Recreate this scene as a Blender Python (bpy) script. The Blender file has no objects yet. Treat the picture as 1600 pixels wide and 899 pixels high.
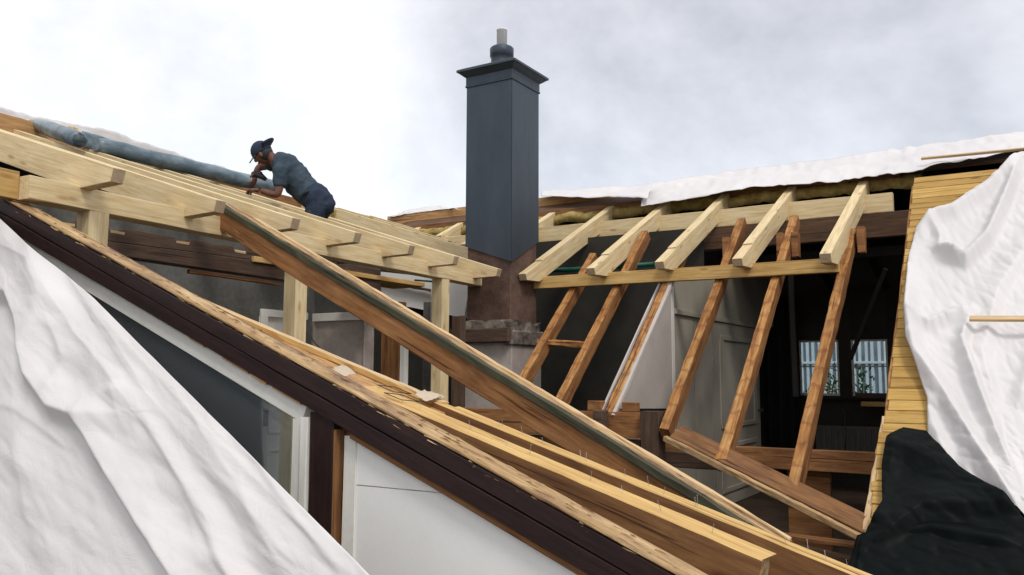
import bpy, bmesh, math, random
from mathutils import Vector as V, Matrix, noise
random.seed(7)
S = bpy.context.scene
COL = S.collection
# ---------------------------------------------------------------- camera
FPX = 1330.0                       # focal length in photograph pixels (photograph 1600 wide)
CAM_R = (Matrix.Rotation(math.radians(31.5), 4, 'Z') @ Matrix.Rotation(math.radians(95.94), 4, 'X')
         @ Matrix.Rotation(math.radians(0.2), 4, 'Z'))
cd = bpy.data.cameras.new('camera'); cam = bpy.data.objects.new('camera', cd); COL.objects.link(cam)
cam.matrix_world = CAM_R
cd.sensor_width = 36; cd.lens = FPX / 1600 * 36; cd.clip_start = 0.05; cd.clip_end = 2000
S.camera = cam
# ---------------------------------------------------------------- world: bright overcast sky with grey cloud
SUN_EL, SUN_AZ = math.radians(52), math.radians(128)      # azimuth clockwise from +Y
w = bpy.data.worlds.new('World'); S.world = w; w.use_nodes = True
nt = w.node_tree; nt.nodes.clear()
def N(t, **k):
    n = nt.nodes.new(t)
    for a, b in k.items(): setattr(n, a, b)
    return n
L = nt.links.new
out = N('ShaderNodeOutputWorld'); add = N('ShaderNodeAddShader')
sky = N('ShaderNodeTexSky', sky_type='NISHITA', sun_disc=False, sun_elevation=SUN_EL, sun_rotation=SUN_AZ)
b1 = N('ShaderNodeBackground'); b1.inputs[1].default_value = 0.05
L(sky.outputs[0], b1.inputs[0])
tc = N('ShaderNodeTexCoord')
mp = N('ShaderNodeMapping'); mp.inputs['Scale'].default_value = (1.0, 1.0, 1.25); L(tc.outputs['Generated'], mp.inputs[0])
n1 = N('ShaderNodeTexNoise'); n1.inputs['Scale'].default_value = 2.6; n1.inputs['Detail'].default_value = 6
n1.inputs['Roughness'].default_value = .6; n1.inputs['Distortion'].default_value = .15
L(mp.outputs[0], n1.inputs['Vector'])
# one large bank of grey cloud, up and to the right of the chimney
nrm = N('ShaderNodeVectorMath', operation='DOT_PRODUCT'); L(tc.outputs['Generated'], nrm.inputs[0])
bank = (CAM_R.to_3x3() @ V((330, 215, -FPX))).normalized()
nrm.inputs[1].default_value = bank
mr = N('ShaderNodeMapRange', interpolation_type='SMOOTHSTEP'); L(nrm.outputs['Value'], mr.inputs[0])
mr.inputs[1].default_value = .90; mr.inputs[2].default_value = 1.0; mr.inputs[3].default_value = 0; mr.inputs[4].default_value = .33
m1 = N('ShaderNodeMath', operation='SUBTRACT'); L(n1.outputs['Fac'], m1.inputs[0]); L(mr.outputs[0], m1.inputs[1])
cr = N('ShaderNodeValToRGB'); L(m1.outputs[0], cr.inputs[0])
e = cr.color_ramp.elements
e[0].position = .04; e[0].color = (.43, .415, .415, 1)
e[1].position = .49; e[1].color = (.97, .945, .93, 1)
x = cr.color_ramp.elements.new(.25); x.color = (.70, .675, .67, 1)
b2 = N('ShaderNodeBackground'); b2.inputs[1].default_value = 0.90
L(cr.outputs[0], b2.inputs[0]); L(b1.outputs[0], add.inputs[0]); L(b2.outputs[0], add.inputs[1]); L(add.outputs[0], out.inputs[0])
# ---------------------------------------------------------------- sun behind the cloud
sd = bpy.data.lights.new('sun', 'SUN'); sd.energy = 1.5; sd.angle = math.radians(14); sd.color = (1, .96, .9)
so = bpy.data.objects.new('sun', sd); COL.objects.link(so)
sv = V((math.sin(SUN_AZ) * math.cos(SUN_EL), math.cos(SUN_AZ) * math.cos(SUN_EL), math.sin(SUN_EL)))
so.rotation_euler = sv.to_track_quat('Z', 'Y').to_euler(); so.location = sv * 30
S.view_settings.view_transform = 'Standard'; S.view_settings.look = 'None'
S.view_settings.exposure = 0.12; S.view_settings.gamma = 1
S.render.engine = 'CYCLES'
S.cycles.max_bounces = 6
# ---------------------------------------------------------------- measuring helpers: a photograph pixel meets a known plane of the building
def ray(px, py): return CAM_R.to_3x3() @ V((px - 800, -(py - 449.5), -FPX))
def AX(px, py, ax, val):
    r = ray(px, py); return r * (val / r[ax])
def PN(px, py, n, d):
    r = ray(px, py); return r * (d / r.dot(n))
R_ = math.radians
# planes: left wing new rafters, right wing new rafters, right wing old rafters, laid boards
nL = V((math.sin(R_(17.9)), 0, math.cos(R_(17.9)))); dL = nL.dot(V((-4.65, 0, 1.16)))
nR = V((0, -math.sin(R_(26.2)), math.cos(R_(26.2)))); dR = nR.dot(V((0, 8.05, 1.14)))
nO = V((0, -math.sin(R_(42)), math.cos(R_(42)))); dO = nO.dot(V((0, 8.5, 1.0)))
nB = V((math.sin(R_(17.2)), 0, math.cos(R_(17.2)))); dB = nB.dot(AX(555, 610, 1, 2.9))
# ---------------------------------------------------------------- materials
class MT:
    def __init__(s, name):
        s.m = bpy.data.materials.new(name); s.m.use_nodes = True; s.t = s.m.node_tree
        s.b = s.t.nodes['Principled BSDF']; s.o = s.t.nodes['Material Output']
    def n(s, t, **k):
        n = s.t.nodes.new(t)
        for a, b in k.items():
            if a in n.bl_rna.properties: setattr(n, a, b)
            else: n.inputs[a.replace('_', ' ')].default_value = b
        return n
    def l(s, a, b): s.t.links.new(a, b)
    def coords(s, scale, rnd=True):
        tc = s.n('ShaderNodeTexCoord'); mp = s.n('ShaderNodeMapping'); mp.inputs['Scale'].default_value = scale
        if rnd:
            oi = s.n('ShaderNodeObjectInfo'); ml = s.n('ShaderNodeMath', operation='MULTIPLY'); ml.inputs[1].default_value = 40
            s.l(oi.outputs['Random'], ml.inputs[0])
            ad = s.n('ShaderNodeVectorMath', operation='ADD'); s.l(tc.outputs['Object'], ad.inputs[0]); s.l(ml.outputs[0], ad.inputs[1])
            s.l(ad.outputs[0], mp.inputs[0])
        else: s.l(tc.outputs['Object'], mp.inputs[0])
        return mp.outputs[0]
    def ramp(s, src, stops):
        r = s.n('ShaderNodeValToRGB'); s.l(src, r.inputs[0]); e = r.color_ramp.elements
        e[0].position, e[0].color = stops[0][0], (*stops[0][1], 1); e[1].position, e[1].color = stops[-1][0], (*stops[-1][1], 1)
        for p, c in stops[1:-1]: q = e.new(p); q.color = (*c, 1)
        return r.outputs[0]
    def mix(s, f, a, b, mode='MIX'):
        m = s.n('ShaderNodeMix', data_type='RGBA', blend_type=mode)
        if isinstance(f, float): m.inputs[0].default_value = f
        else: s.l(f, m.inputs[0])
        for i, v in ((6, a), (7, b)):
            if isinstance(v, tuple): m.inputs[i].default_value = (*v, 1)
            else: s.l(v, m.inputs[i])
        return m.outputs[2]
    def bump(s, src, strength=.3, dist=.004):
        b = s.n('ShaderNodeBump'); b.inputs['Strength'].default_value = strength; b.inputs['Distance'].default_value = dist
        s.l(src, b.inputs['Height']); s.l(b.outputs[0], s.b.inputs['Normal'])
    def fin(s, col, rough=.7, metal=0.0, spec=.3):
        if isinstance(col, tuple): s.b.inputs['Base Color'].default_value = (*col, 1)
        else: s.l(col, s.b.inputs['Base Color'])
        s.b.inputs['Roughness'].default_value = rough; s.b.inputs['Metallic'].default_value = metal
        s.b.inputs['Specular IOR Level'].default_value = spec
        return s.m
B3 = (0, 0, 0)
def wood(name, dark, mid, light, knots=.5, dirt=0.0, dirtcol=(.05, .04, .03), bump=.25, tone=.25, rough=.7, bands=0.0, crack=.0):
    m = MT(name)
    c = m.coords((.9, 9, 9))
    g = m.n('ShaderNodeTexNoise', Scale=3.2, Detail=9.0, Roughness=.62, Distortion=.5); m.l(c, g.inputs['Vector'])
    col = m.ramp(g.outputs['Fac'], [(.3, dark), (.5, mid), (.72, light)])
    c2 = m.coords((1.2, 40, 40))
    g2 = m.n('ShaderNodeTexNoise', Scale=3.0, Detail=5.0, Roughness=.6); m.l(c2, g2.inputs['Vector'])
    fine = m.ramp(g2.outputs['Fac'], [(.3, (.78, .74, .68)), (.62, (1, 1, 1))])
    col = m.mix(.75, col, fine, 'MULTIPLY')
    if crack > 0:
        c5 = m.coords((.55, 26, 26)); cn = m.n('ShaderNodeTexNoise', Scale=1.6, Detail=3.0, Roughness=.5, Distortion=.3); m.l(c5, cn.inputs['Vector'])
        ck = m.ramp(cn.outputs['Fac'], [(.345, (.16, .12, .10)), (.375, (1, 1, 1))]); col = m.mix(crack, col, ck, 'MULTIPLY')
    if knots > 0:
        c3 = m.coords((2.6, 9, 9))
        vo = m.n('ShaderNodeTexVoronoi', Scale=1.0); m.l(c3, vo.inputs['Vector'])
        k = m.ramp(vo.outputs['Distance'], [(.05, (.30, .18, .10)), (.11, (.62, .48, .34)), (.17, (1, 1, 1))])
        col = m.mix(knots, col, k, 'MULTIPLY')
    # each timber a little different in tone
    oi = m.n('ShaderNodeObjectInfo')
    tn = m.ramp(oi.outputs['Random'], [(0.0, (1 - tone, 1 - tone * 1.1, 1 - tone * 1.3)), (.5, (1 - tone * .3,) * 3), (1.0, (1, 1, 1))])
    col = m.mix(1.0, col, tn, 'MULTIPLY')
    if bands > 0:       # marks left across the timber by the old battens
        tc = m.n('ShaderNodeTexCoord'); sx = m.n('ShaderNodeSeparateXYZ'); m.l(tc.outputs['Object'], sx.inputs[0])
        nz = m.n('ShaderNodeTexNoise', Scale=9.0, Detail=6.0, Roughness=.7); m.l(tc.outputs['Object'], nz.inputs['Vector'])
        a = m.n('ShaderNodeMath', operation='MULTIPLY_ADD'); m.l(nz.outputs['Fac'], a.inputs[0]); a.inputs[1].default_value = .30; m.l(sx.outputs[0], a.inputs[2])
        mu = m.n('ShaderNodeMath', operation='MULTIPLY'); m.l(a.outputs[0], mu.inputs[0]); mu.inputs[1].default_value = 4.6
        fr = m.n('ShaderNodeMath', operation='FRACT'); m.l(mu.outputs[0], fr.inputs[0])
        bd = m.ramp(fr.outputs[0], [(.0, (.5, .3, .2)), (.12, (.55, .36, .26)), (.2, (1, 1, 1)), (.9, (1.0, .95, .9)), (1.0, (.6, .4, .3))])
        col = m.mix(bands, col, bd, 'MULTIPLY')
    if dirt > 0:
        c4 = m.coords((1.5, 3, 3))
        d = m.n('ShaderNodeTexNoise', Scale=2.2, Detail=10.0, Roughness=.75); m.l(c4, d.inputs['Vector'])
        df = m.n('ShaderNodeMapRange'); m.l(d.outputs['Fac'], df.inputs[0]); df.inputs[1].default_value = .45; df.inputs[2].default_value = .68
        df.inputs[4].default_value = dirt
        col = m.mix(df.outputs[0], col, dirtcol)
    m.bump(g2.outputs['Fac'], bump, .003)
    return m.fin(col, rough)
M = {}
M['new'] = wood('pale_new_pine', (.58, .43, .22), (.70, .555, .32), (.78, .66, .42), .55, .12, (.38, .27, .15), .15, .13, crack=.2)
M['new_cut'] = wood('pine_end_grain', (.36, .26, .16), (.45, .34, .22), (.52, .40, .27), .2, .2, (.25, .17, .1), .3, .15)
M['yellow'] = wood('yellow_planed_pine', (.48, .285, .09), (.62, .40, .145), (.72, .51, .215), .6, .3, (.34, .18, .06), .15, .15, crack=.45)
M['sheath'] = wood('yellowed_sheathing_pine', (.42, .24, .06), (.54, .335, .09), (.62, .42, .14), .9, .45, (.30, .17, .05), .2, .32, crack=.45)
M['old'] = wood('old_orange_brown_timber', (.17, .065, .022), (.30, .135, .047), (.42, .215, .085), .5, .5, (.10, .045, .022), .4, .25, bands=.0, crack=.8)
M['oldtop'] = wood('old_timber_with_batten_marks', (.22, .075, .018), (.44, .21, .06), (.60, .38, .16), .7, .6, (.13, .05, .02), .6, .2, bands=.55, crack=.8)
M['brown'] = wood('dull_brown_timber', (.07, .035, .018), (.12, .062, .032), (.17, .095, .052), .4, .5, (.045, .03, .02), .4, .3, crack=.8)
M['weathered'] = wood('weathered_brown_timber', (.06, .036, .024), (.10, .062, .043), (.15, .10, .073), .3, .5, (.035, .026, .02), .6, .25, crack=.8)
M['fresh'] = wood('fresh_cut_pine', (.50, .33, .16), (.62, .44, .24), (.70, .54, .33), .3, .1, (.3, .2, .1), .2, .1, crack=.45)
M['weath_top'] = wood('sun_worn_timber_edge', (.24, .13, .055), (.46, .30, .14), (.66, .50, .29), .5, .9, (.15, .085, .055), .8, .2, crack=.8)
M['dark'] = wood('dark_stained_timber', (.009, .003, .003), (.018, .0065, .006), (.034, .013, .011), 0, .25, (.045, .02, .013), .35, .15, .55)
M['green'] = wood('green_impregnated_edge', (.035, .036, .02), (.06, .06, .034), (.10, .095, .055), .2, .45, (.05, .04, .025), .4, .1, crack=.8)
M['blackwood'] = wood('shade_toned_boards', (.010, .008, .006), (.016, .013, .010), (.024, .019, .015), 0, .3, (.006, .005, .004), .3, .3)  # near-black albedo carries the deep shade inside the roof
M['grey_wood'] = wood('grey_weathered_lath', (.17, .16, .14), (.25, .235, .21), (.33, .31, .28), .2, .4, (.12, .1, .09), .5, .1, crack=.45)
def plain(name, c1, c2, scale=3, rough=.7, bump=0.1, metal=0.0, spec=.3, stretch=(1, 1, 1), detail=8.0, lo=.35, hi=.65, fine=0, mott=.6):
    m = MT(name); c = m.coords(stretch)
    g = m.n('ShaderNodeTexNoise', Scale=float(scale), Detail=detail, Roughness=.65); m.l(c, g.inputs['Vector'])
    col = m.ramp(g.outputs['Fac'], [(lo, c1), (hi, c2)])
    if fine:
        f = m.n('ShaderNodeTexNoise', Scale=float(fine), Detail=4.0); m.l(c, f.inputs['Vector'])
        fc = m.ramp(f.outputs['Fac'], [(.35, (.7, .7, .7)), (.6, (1, 1, 1))]); col = m.mix(mott, col, fc, 'MULTIPLY')
        m.bump(f.outputs['Fac'], bump, .004)
    elif bump: m.bump(g.outputs['Fac'], bump, .01)
    return m.fin(col, rough, metal, spec)
M['white'] = plain('aged_white_paint', (.66, .645, .58), (.80, .79, .74), 3, .5, .06, stretch=(.6, 4, 1), fine=60, mott=.15)
M['whitewall'] = plain('white_wall_panel', (.74, .73, .70), (.82, .815, .79), .8, .6, .03, fine=35, mott=.06)
M['plaster'] = plain('stained_grey_plaster', (.32, .27, .235), (.50, .44, .40), 2.2, .85, .15, fine=30, mott=.25)
M['plaster_w'] = plain('pale_plasterboard', (.42, .37, .33), (.52, .47, .43), 1.2, .8, .05, fine=30, mott=.08)
M['doorpaint'] = plain('grey_cream_door_paint', (.33, .30, .245), (.41, .375, .31), 1.3, .55, .05)
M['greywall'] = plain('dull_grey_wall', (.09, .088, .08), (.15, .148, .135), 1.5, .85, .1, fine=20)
M['darkwall'] = plain('shade_toned_wall', (.022, .020, .016), (.042, .038, .031), 1.3, .9, .1)  # wall colour kept dark to stand in for the room's shade
M['brick'] = plain('sooty_brick_render', (.06, .036, .027), (.15, .088, .064), 4.5, .9, .5, fine=50)
M['mortar'] = plain('dirty_mortar_crust', (.07, .055, .045), (.24, .20, .165), 7, .95, .9, fine=70, lo=.4, hi=.62)
M['felt'] = plain('black_roofing_felt', (.004, .006, .005), (.010, .013, .012), 2.5, .62, .3, spec=.3, fine=80)
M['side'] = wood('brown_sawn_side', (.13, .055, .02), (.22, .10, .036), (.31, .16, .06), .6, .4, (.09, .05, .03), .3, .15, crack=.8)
M['orange'] = wood('orange_flat_board', (.34, .17, .06), (.48, .27, .11), (.60, .38, .18), .5, .4, (.2, .1, .04), .3, .15, crack=.8)
M['insul'] = plain('yellow_mineral_wool', (.24, .16, .045), (.46, .35, .13), 9, .95, 1.0, fine=70)
M['ground'] = plain('gravel_yard', (.09, .085, .075), (.17, .16, .145), 2, .95, .5, fine=30)
M['floor'] = plain('dusty_dark_floor', (.035, .022, .014), (.07, .042, .026), 3, .85, .2)
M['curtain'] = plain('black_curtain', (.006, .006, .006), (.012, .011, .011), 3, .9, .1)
M['steel'] = plain('galvanised_nail', (.30, .30, .30), (.45, .45, .46), 8, .4, 0, metal=.8)
M['iron'] = plain('dark_iron', (.04, .035, .03), (.08, .07, .06), 8, .5, .1, metal=.5)
M['greenpipe'] = plain('green_plastic', (.0, .06, .035), (.005, .09, .05), 3, .4, 0)
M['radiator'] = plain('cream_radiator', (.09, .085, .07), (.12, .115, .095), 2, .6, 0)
M['leaf'] = plain('green_leaves', (.03, .09, .015), (.10, .22, .04), 14, .6, 0)
M['flower'] = plain('yellow_petals', (.65, .50, .03), (.8, .65, .06), 8, .6, 0)
M['nwall'] = plain('pale_blue_grey_cladding', (.20, .26, .29), (.28, .35, .39), 2, .7, .05)
M['nbar'] = plain('white_cladding_batten', (.52, .59, .62), (.62, .68, .72), 2, .6, 0)
M['nrail'] = plain('grey_green_rail', (.18, .24, .25), (.24, .30, .32), 2, .6, 0)
def zinc():
    m = MT('anthracite_sheet_metal'); c = m.coords((1, 1, .35), False)
    g = m.n('ShaderNodeTexNoise', Scale=3.0, Detail=8.0, Roughness=.6); m.l(c, g.inputs['Vector'])
    col = m.ramp(g.outputs['Fac'], [(.3, (.036, .048, .063)), (.7, (.060, .076, .097))])
    g2 = m.n('ShaderNodeTexNoise', Scale=60.0, Detail=3.0); m.l(c, g2.inputs['Vector'])
    rr = m.n('ShaderNodeMapRange'); m.l(g.outputs['Fac'], rr.inputs[0]); rr.inputs[3].default_value = .42; rr.inputs[4].default_value = .6
    m.bump(g.outputs['Fac'], .3, .03)
    r = m.fin(col, .5, .45, .4); m.l(rr.outputs[0], m.b.inputs['Roughness']); return r
M['zinc'] = zinc()
def tarpmat(name, a, b, tr=.12, tint=(.8, .78, .75)):
    m = MT(name); c = m.coords((1, 1, 1), False)
    g = m.n('ShaderNodeTexNoise', Scale=1.4, Detail=6.0); m.l(c, g.inputs['Vector'])
    col = m.ramp(g.outputs['Fac'], [(.3, a), (.7, b)])
    cw = m.coords((1, 1, 1), False)
    v1 = m.n('ShaderNodeTexNoise', Scale=7.0, Detail=7.0, Roughness=.55, Distortion=1.2); m.l(cw, v1.inputs['Vector'])
    vo = m.n('ShaderNodeTexVoronoi', Scale=6.5, feature='DISTANCE_TO_EDGE')
    wr = m.n('ShaderNodeVectorMath', operation='MULTIPLY_ADD'); m.l(v1.outputs['Color'], wr.inputs[0]); wr.inputs[1].default_value = (.35, .35, .35); m.l(cw, wr.inputs[2])
    m.l(wr.outputs[0], vo.inputs['Vector'])
    cre = m.n('ShaderNodeMath', operation='MINIMUM'); m.l(vo.outputs['Distance'], cre.inputs[0]); cre.inputs[1].default_value = .12
    ad = m.n('ShaderNodeMath', operation='MULTIPLY_ADD'); m.l(v1.outputs['Fac'], ad.inputs[0]); ad.inputs[1].default_value = .45; m.l(cre.outputs[0], ad.inputs[2])
    m.bump(ad.outputs[0], .22, .02)
    m.fin(col, .6, 0, .3)
    t = m.n('ShaderNodeBsdfTranslucent'); t.inputs[0].default_value = (*tint, 1)
    mx = m.n('ShaderNodeMixShader'); mx.inputs[0].default_value = tr
    m.l(m.b.outputs[0], mx.inputs[1]); m.l(t.outputs[0], mx.inputs[2]); m.l(mx.outputs[0], m.o.inputs[0])
    return m.m
M['tarp'] = tarpmat('white_membrane', (.66, .635, .63), (.73, .705, .695))
M['btarp'] = plain('black_plastic_sheet', (.002, .0035, .003), (.004, .006, .0058), 2, .5, .12, spec=.07)
M['film'] = plain('blue_grey_roll_film', (.055, .09, .12), (.20, .26, .29), 3.4, .4, .3, spec=.5, stretch=(2, 1, 2))
M['tape'] = tarpmat('clear_plastic_scrap', (.55, .42, .30), (.72, .62, .5), .2)
def glassmat(veil=.02):
    m = MT('window_glass'); m.t.nodes.remove(m.b)
    tr = m.n('ShaderNodeBsdfTransparent'); tr.inputs[0].default_value = (.82, .87, .88, 1)
    gl = m.n('ShaderNodeBsdfGlossy'); gl.inputs['Roughness'].default_value = .03
    fr = m.n('ShaderNodeFresnel'); fr.inputs[0].default_value = 1.35
    mx = m.n('ShaderNodeMixShader'); m.l(fr.outputs[0], mx.inputs[0]); m.l(tr.outputs[0], mx.inputs[1]); m.l(gl.outputs[0], mx.inputs[2])
    df = m.n('ShaderNodeBsdfDiffuse'); df.inputs[0].default_value = (.22, .24, .25, 1)      # grey film in place of reflection and room light in the pane
    m2 = m.n('ShaderNodeMixShader'); m2.inputs[0].default_value = veil; m.l(mx.outputs[0], m2.inputs[1]); m.l(df.outputs[0], m2.inputs[2])
    m.l(m2.outputs[0], m.o.inputs[0]); return m.m
M['glass_veiled'] = glassmat(.22)
M['glass'] = glassmat()
M['skin'] = plain('backlit_skin', (.12, .052, .034), (.17, .078, .05), 12, .6, .05)  # skin albedo lowered to paint in the backlit shade
M['shirt'] = plain('blue_grey_shirt', (.022, .038, .055), (.048, .070, .092), 6, .9, .5)  # blue grey taken darker, backlight painted into the cloth
M['jeans'] = plain('navy_work_trousers', (.012, .020, .040), (.028, .042, .072), 8, .9, .5)
M['cap'] = plain('navy_cap', (.016, .024, .042), (.03, .042, .065), 8, .85, .2)
M['tool'] = plain('black_tool_plastic', (.012, .012, .014), (.03, .03, .033), 6, .45, 0)
# ---------------------------------------------------------------- object helpers
def props(o, label=None, cat=None, group=None, kind=None):
    for k, v in (('label', label), ('category', cat), ('group', group), ('kind', kind)):
        if v: o[k] = v
    return o
def thing(name, label, cat, loc=(0, 0, 0), group=None, kind=None):
    o = bpy.data.objects.new(name, None); o.location = loc; o.empty_display_size = .2; COL.objects.link(o)
    return props(o, label, cat, group, kind)
def wloc(o):
    p = V(o.location)
    while o.parent: o = o.parent; p = p + V(o.location)
    return p
def link(name, me, mtx=None, parent=None, mats=(), label=None):
    o = bpy.data.objects.new(name, me); COL.objects.link(o)
    for m in mats:
        if len(me.materials) < len(mats): me.materials.append(M[m])
    mtx = mtx or Matrix.Identity(4)
    if parent:
        o.parent = parent
        o.matrix_world = Matrix.Identity(4)
        pm = pmat(parent)
        o.matrix_basis = pm.inverted() @ mtx
    else: o.matrix_basis = mtx
    if label: o['label'] = label
    return o
def pmat(o):
    m = o.matrix_basis.copy()
    return (pmat(o.parent) @ m) if o.parent else m
def frame(p0, p1, up=(0, 0, 1)):
    p0, p1 = V(p0), V(p1); X = (p1 - p0).normalized(); Y = V(up).cross(X).normalized(); Z = X.cross(Y)
    m = Matrix((X, Y, Z)).transposed().to_4x4(); m.translation = p0
    return m, (p1 - p0).length
def bm_mesh(bm, name='m'):
    me = bpy.data.meshes.new(name); bmesh.ops.recalc_face_normals(bm, faces=bm.faces); bm.to_mesh(me); bm.free(); return me
def beam(name, p0, p1, w, h, mat, parent=None, up=(0, 0, 1), anchor='top', jit=.0015, cham=.004, seg=.3, topmat=None, endmat=None, label=None, rag=0.0, side=0.0):
    """straight timber of rectangular section with worn arrises; its grain runs along local X"""
    m, ln = frame(p0, p1, up); n = max(1, int(ln / seg))
    z0 = {'top': -h, 'c': -h / 2, 'bottom': 0}[anchor]; z1 = z0 + h
    c = cham; a = w / 2
    sec = [(-a + c, z0), (a - c, z0), (a, z0 + c), (a, z1 - c), (a - c, z1), (-a + c, z1), (-a, z1 - c), (-a, z0 + c)]
    bm = bmesh.new(); rings = []
    ph = random.random() * 50
    for k in range(n + 1):
        t = ln * k / n; oy = noise.noise(V((t * .5, ph, 0))) * jit * 3; oz = noise.noise(V((t * .5, 0, ph))) * jit * 3
        r = []
        for (y, z) in sec:
            jx = random.uniform(-rag, rag) if k in (0, n) else 0
            r.append(bm.verts.new((t + jx, y + side + oy + random.uniform(-jit, jit), z + oz + random.uniform(-jit, jit))))
        rings.append(r)
    for k in range(n):
        for i in range(8):
            j = (i + 1) % 8
            f = bm.faces.new((rings[k][i], rings[k][j], rings[k + 1][j], rings[k + 1][i]))
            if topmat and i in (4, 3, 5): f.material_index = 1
    for r in (rings[0][::-1], rings[-1]):
        f = bm.faces.new(r)
        if endmat: f.material_index = 2 if topmat else 1
    mats = [mat] + ([topmat] if topmat else []) + ([endmat] if endmat else [])
    me = bm_mesh(bm, name)
    return link(name, me, m, parent, mats, label)
def prism(name, pts, w, mtx, mat, parent=None, bev=.004, endmat=None, label=None, center=True):
    """side-view outline (local X,Z) given thickness w along local Y"""
    bm = bmesh.new(); y0 = -w / 2 if center else 0
    vs = [bm.verts.new((x, y0, z)) for x, z in pts]; f = bm.faces.new(vs)
    r = bmesh.ops.extrude_face_region(bm, geom=[f]); bmesh.ops.translate(bm, vec=(0, w, 0), verts=[v for v in r['geom'] if isinstance(v, bmesh.types.BMVert)])
    if bev: bmesh.ops.bevel(bm, geom=bm.edges[:], offset=bev, segments=1, affect='EDGES')
    bmesh.ops.recalc_face_normals(bm, faces=bm.faces)
    if endmat:
        for f in bm.faces:
            if abs(f.normal.y) < .3 and f.normal.x * endmat[1] > .5: f.material_index = 1
    return link(name, bm_mesh(bm, name), mtx, parent, [mat] + ([endmat[0]] if endmat else []), label)
def box(name, a, b, mat, parent=None, bev=.004, label=None, jit=0, axis=0):
    """axis aligned box between two world corners; local X along the chosen axis"""
    a, b = V(a), V(b); lo = V((min(a[i], b[i]) for i in range(3))); hi = V((max(a[i], b[i]) for i in range(3)))
    s = hi - lo; c = (lo + hi) / 2
    rot = {0: Matrix.Identity(4), 1: Matrix.Rotation(math.pi / 2, 4, 'Z'), 2: Matrix.Rotation(-math.pi / 2, 4, 'Y')}[axis]
    m = Matrix.Translation(c) @ rot
    bm = bmesh.new(); bmesh.ops.create_cube(bm, size=1)
    inv = rot.inverted()
    for v in bm.verts: v.co = inv @ V((v.co.x * s.x, v.co.y * s.y, v.co.z * s.z)) + V((random.uniform(-jit, jit), random.uniform(-jit, jit), random.uniform(-jit, jit)))
    if bev: bmesh.ops.bevel(bm, geom=bm.edges[:], offset=min(bev, min(s) * .3), segments=1, affect='EDGES')
    return link(name, bm_mesh(bm, name), m, parent, [mat], label)
def slab(name, pts, n, t, mat, parent=None, bev=.003, label=None):
    """flat panel: world outline points in one plane, thickness t towards -n"""
    o = V(pts[0]); n = V(n).normalized(); bm = bmesh.new()
    vs = [bm.verts.new(V(p) - o) for p in pts]; f = bm.faces.new(vs)
    r = bmesh.ops.extrude_face_region(bm, geom=[f]); bmesh.ops.translate(bm, vec=-n * t, verts=[v for v in r['geom'] if isinstance(v, bmesh.types.BMVert)])
    if bev: bmesh.ops.bevel(bm, geom=bm.edges[:], offset=bev, segments=1, affect='EDGES')
    return link(name, bm_mesh(bm, name), Matrix.Translation(o), parent, [mat], label)
def tube(name, pts, r, mat, parent=None, seg=8, caps=True, label=None, hollow=0):
    bm = bmesh.new(); pts = [V(p) for p in pts]; o = pts[0]; rings = []
    rr = r if isinstance(r, (list, tuple)) else [r] * len(pts)
    for i, p in enumerate(pts):
        d = (pts[min(i + 1, len(pts) - 1)] - pts[max(i - 1, 0)]).normalized()
        u = d.orthogonal().normalized() if abs(d.z) > .9 else V((0, 0, 1)).cross(d).normalized(); v = d.cross(u)
        rings.append([bm.verts.new(p - o + (u * math.cos(2 * math.pi * k / seg) + v * math.sin(2 * math.pi * k / seg)) * rr[i]) for k in range(seg)])
    for a, b in zip(rings, rings[1:]):
        for k in range(seg): bm.faces.new((a[k], a[(k + 1) % seg], b[(k + 1) % seg], b[k]))
    if caps: bm.faces.new(rings[0][::-1]); bm.faces.new(rings[-1])
    for f in bm.faces: f.smooth = len(f.verts) == 4
    return link(name, bm_mesh(bm, name), Matrix.Translation(o), parent, [mat], label)
def seg_dist(p, poly):
    best = (1e9, 1, 0); L_ = 0; tot = sum((V(b) - V(a)).length for a, b in zip(poly, poly[1:]))
    for a, b in zip(poly, poly[1:]):
        a, b = V(a), V(b); d = b - a; t = max(0, min(1, (p - a).dot(d) / d.length_squared)); q = a + d * t; r = p - q
        if r.length < best[0]:
            s = 1 if d.x * r.y - d.y * r.x > 0 else -1
            best = (r.length, s, (L_ + d.length * t) / tot)
        L_ += d.length
    return best
def lerp_poly(poly, t):
    ls = [(V(b) - V(a)).length for a, b in zip(poly, poly[1:])]; T = t * sum(ls)
    for (a, b), l in zip(zip(poly, poly[1:]), ls):
        if T <= l or (a, b) == (poly[-2], poly[-1]): return V(a).lerp(V(b), min(1, T / l))
        T -= l
    return V(poly[-1])
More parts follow.
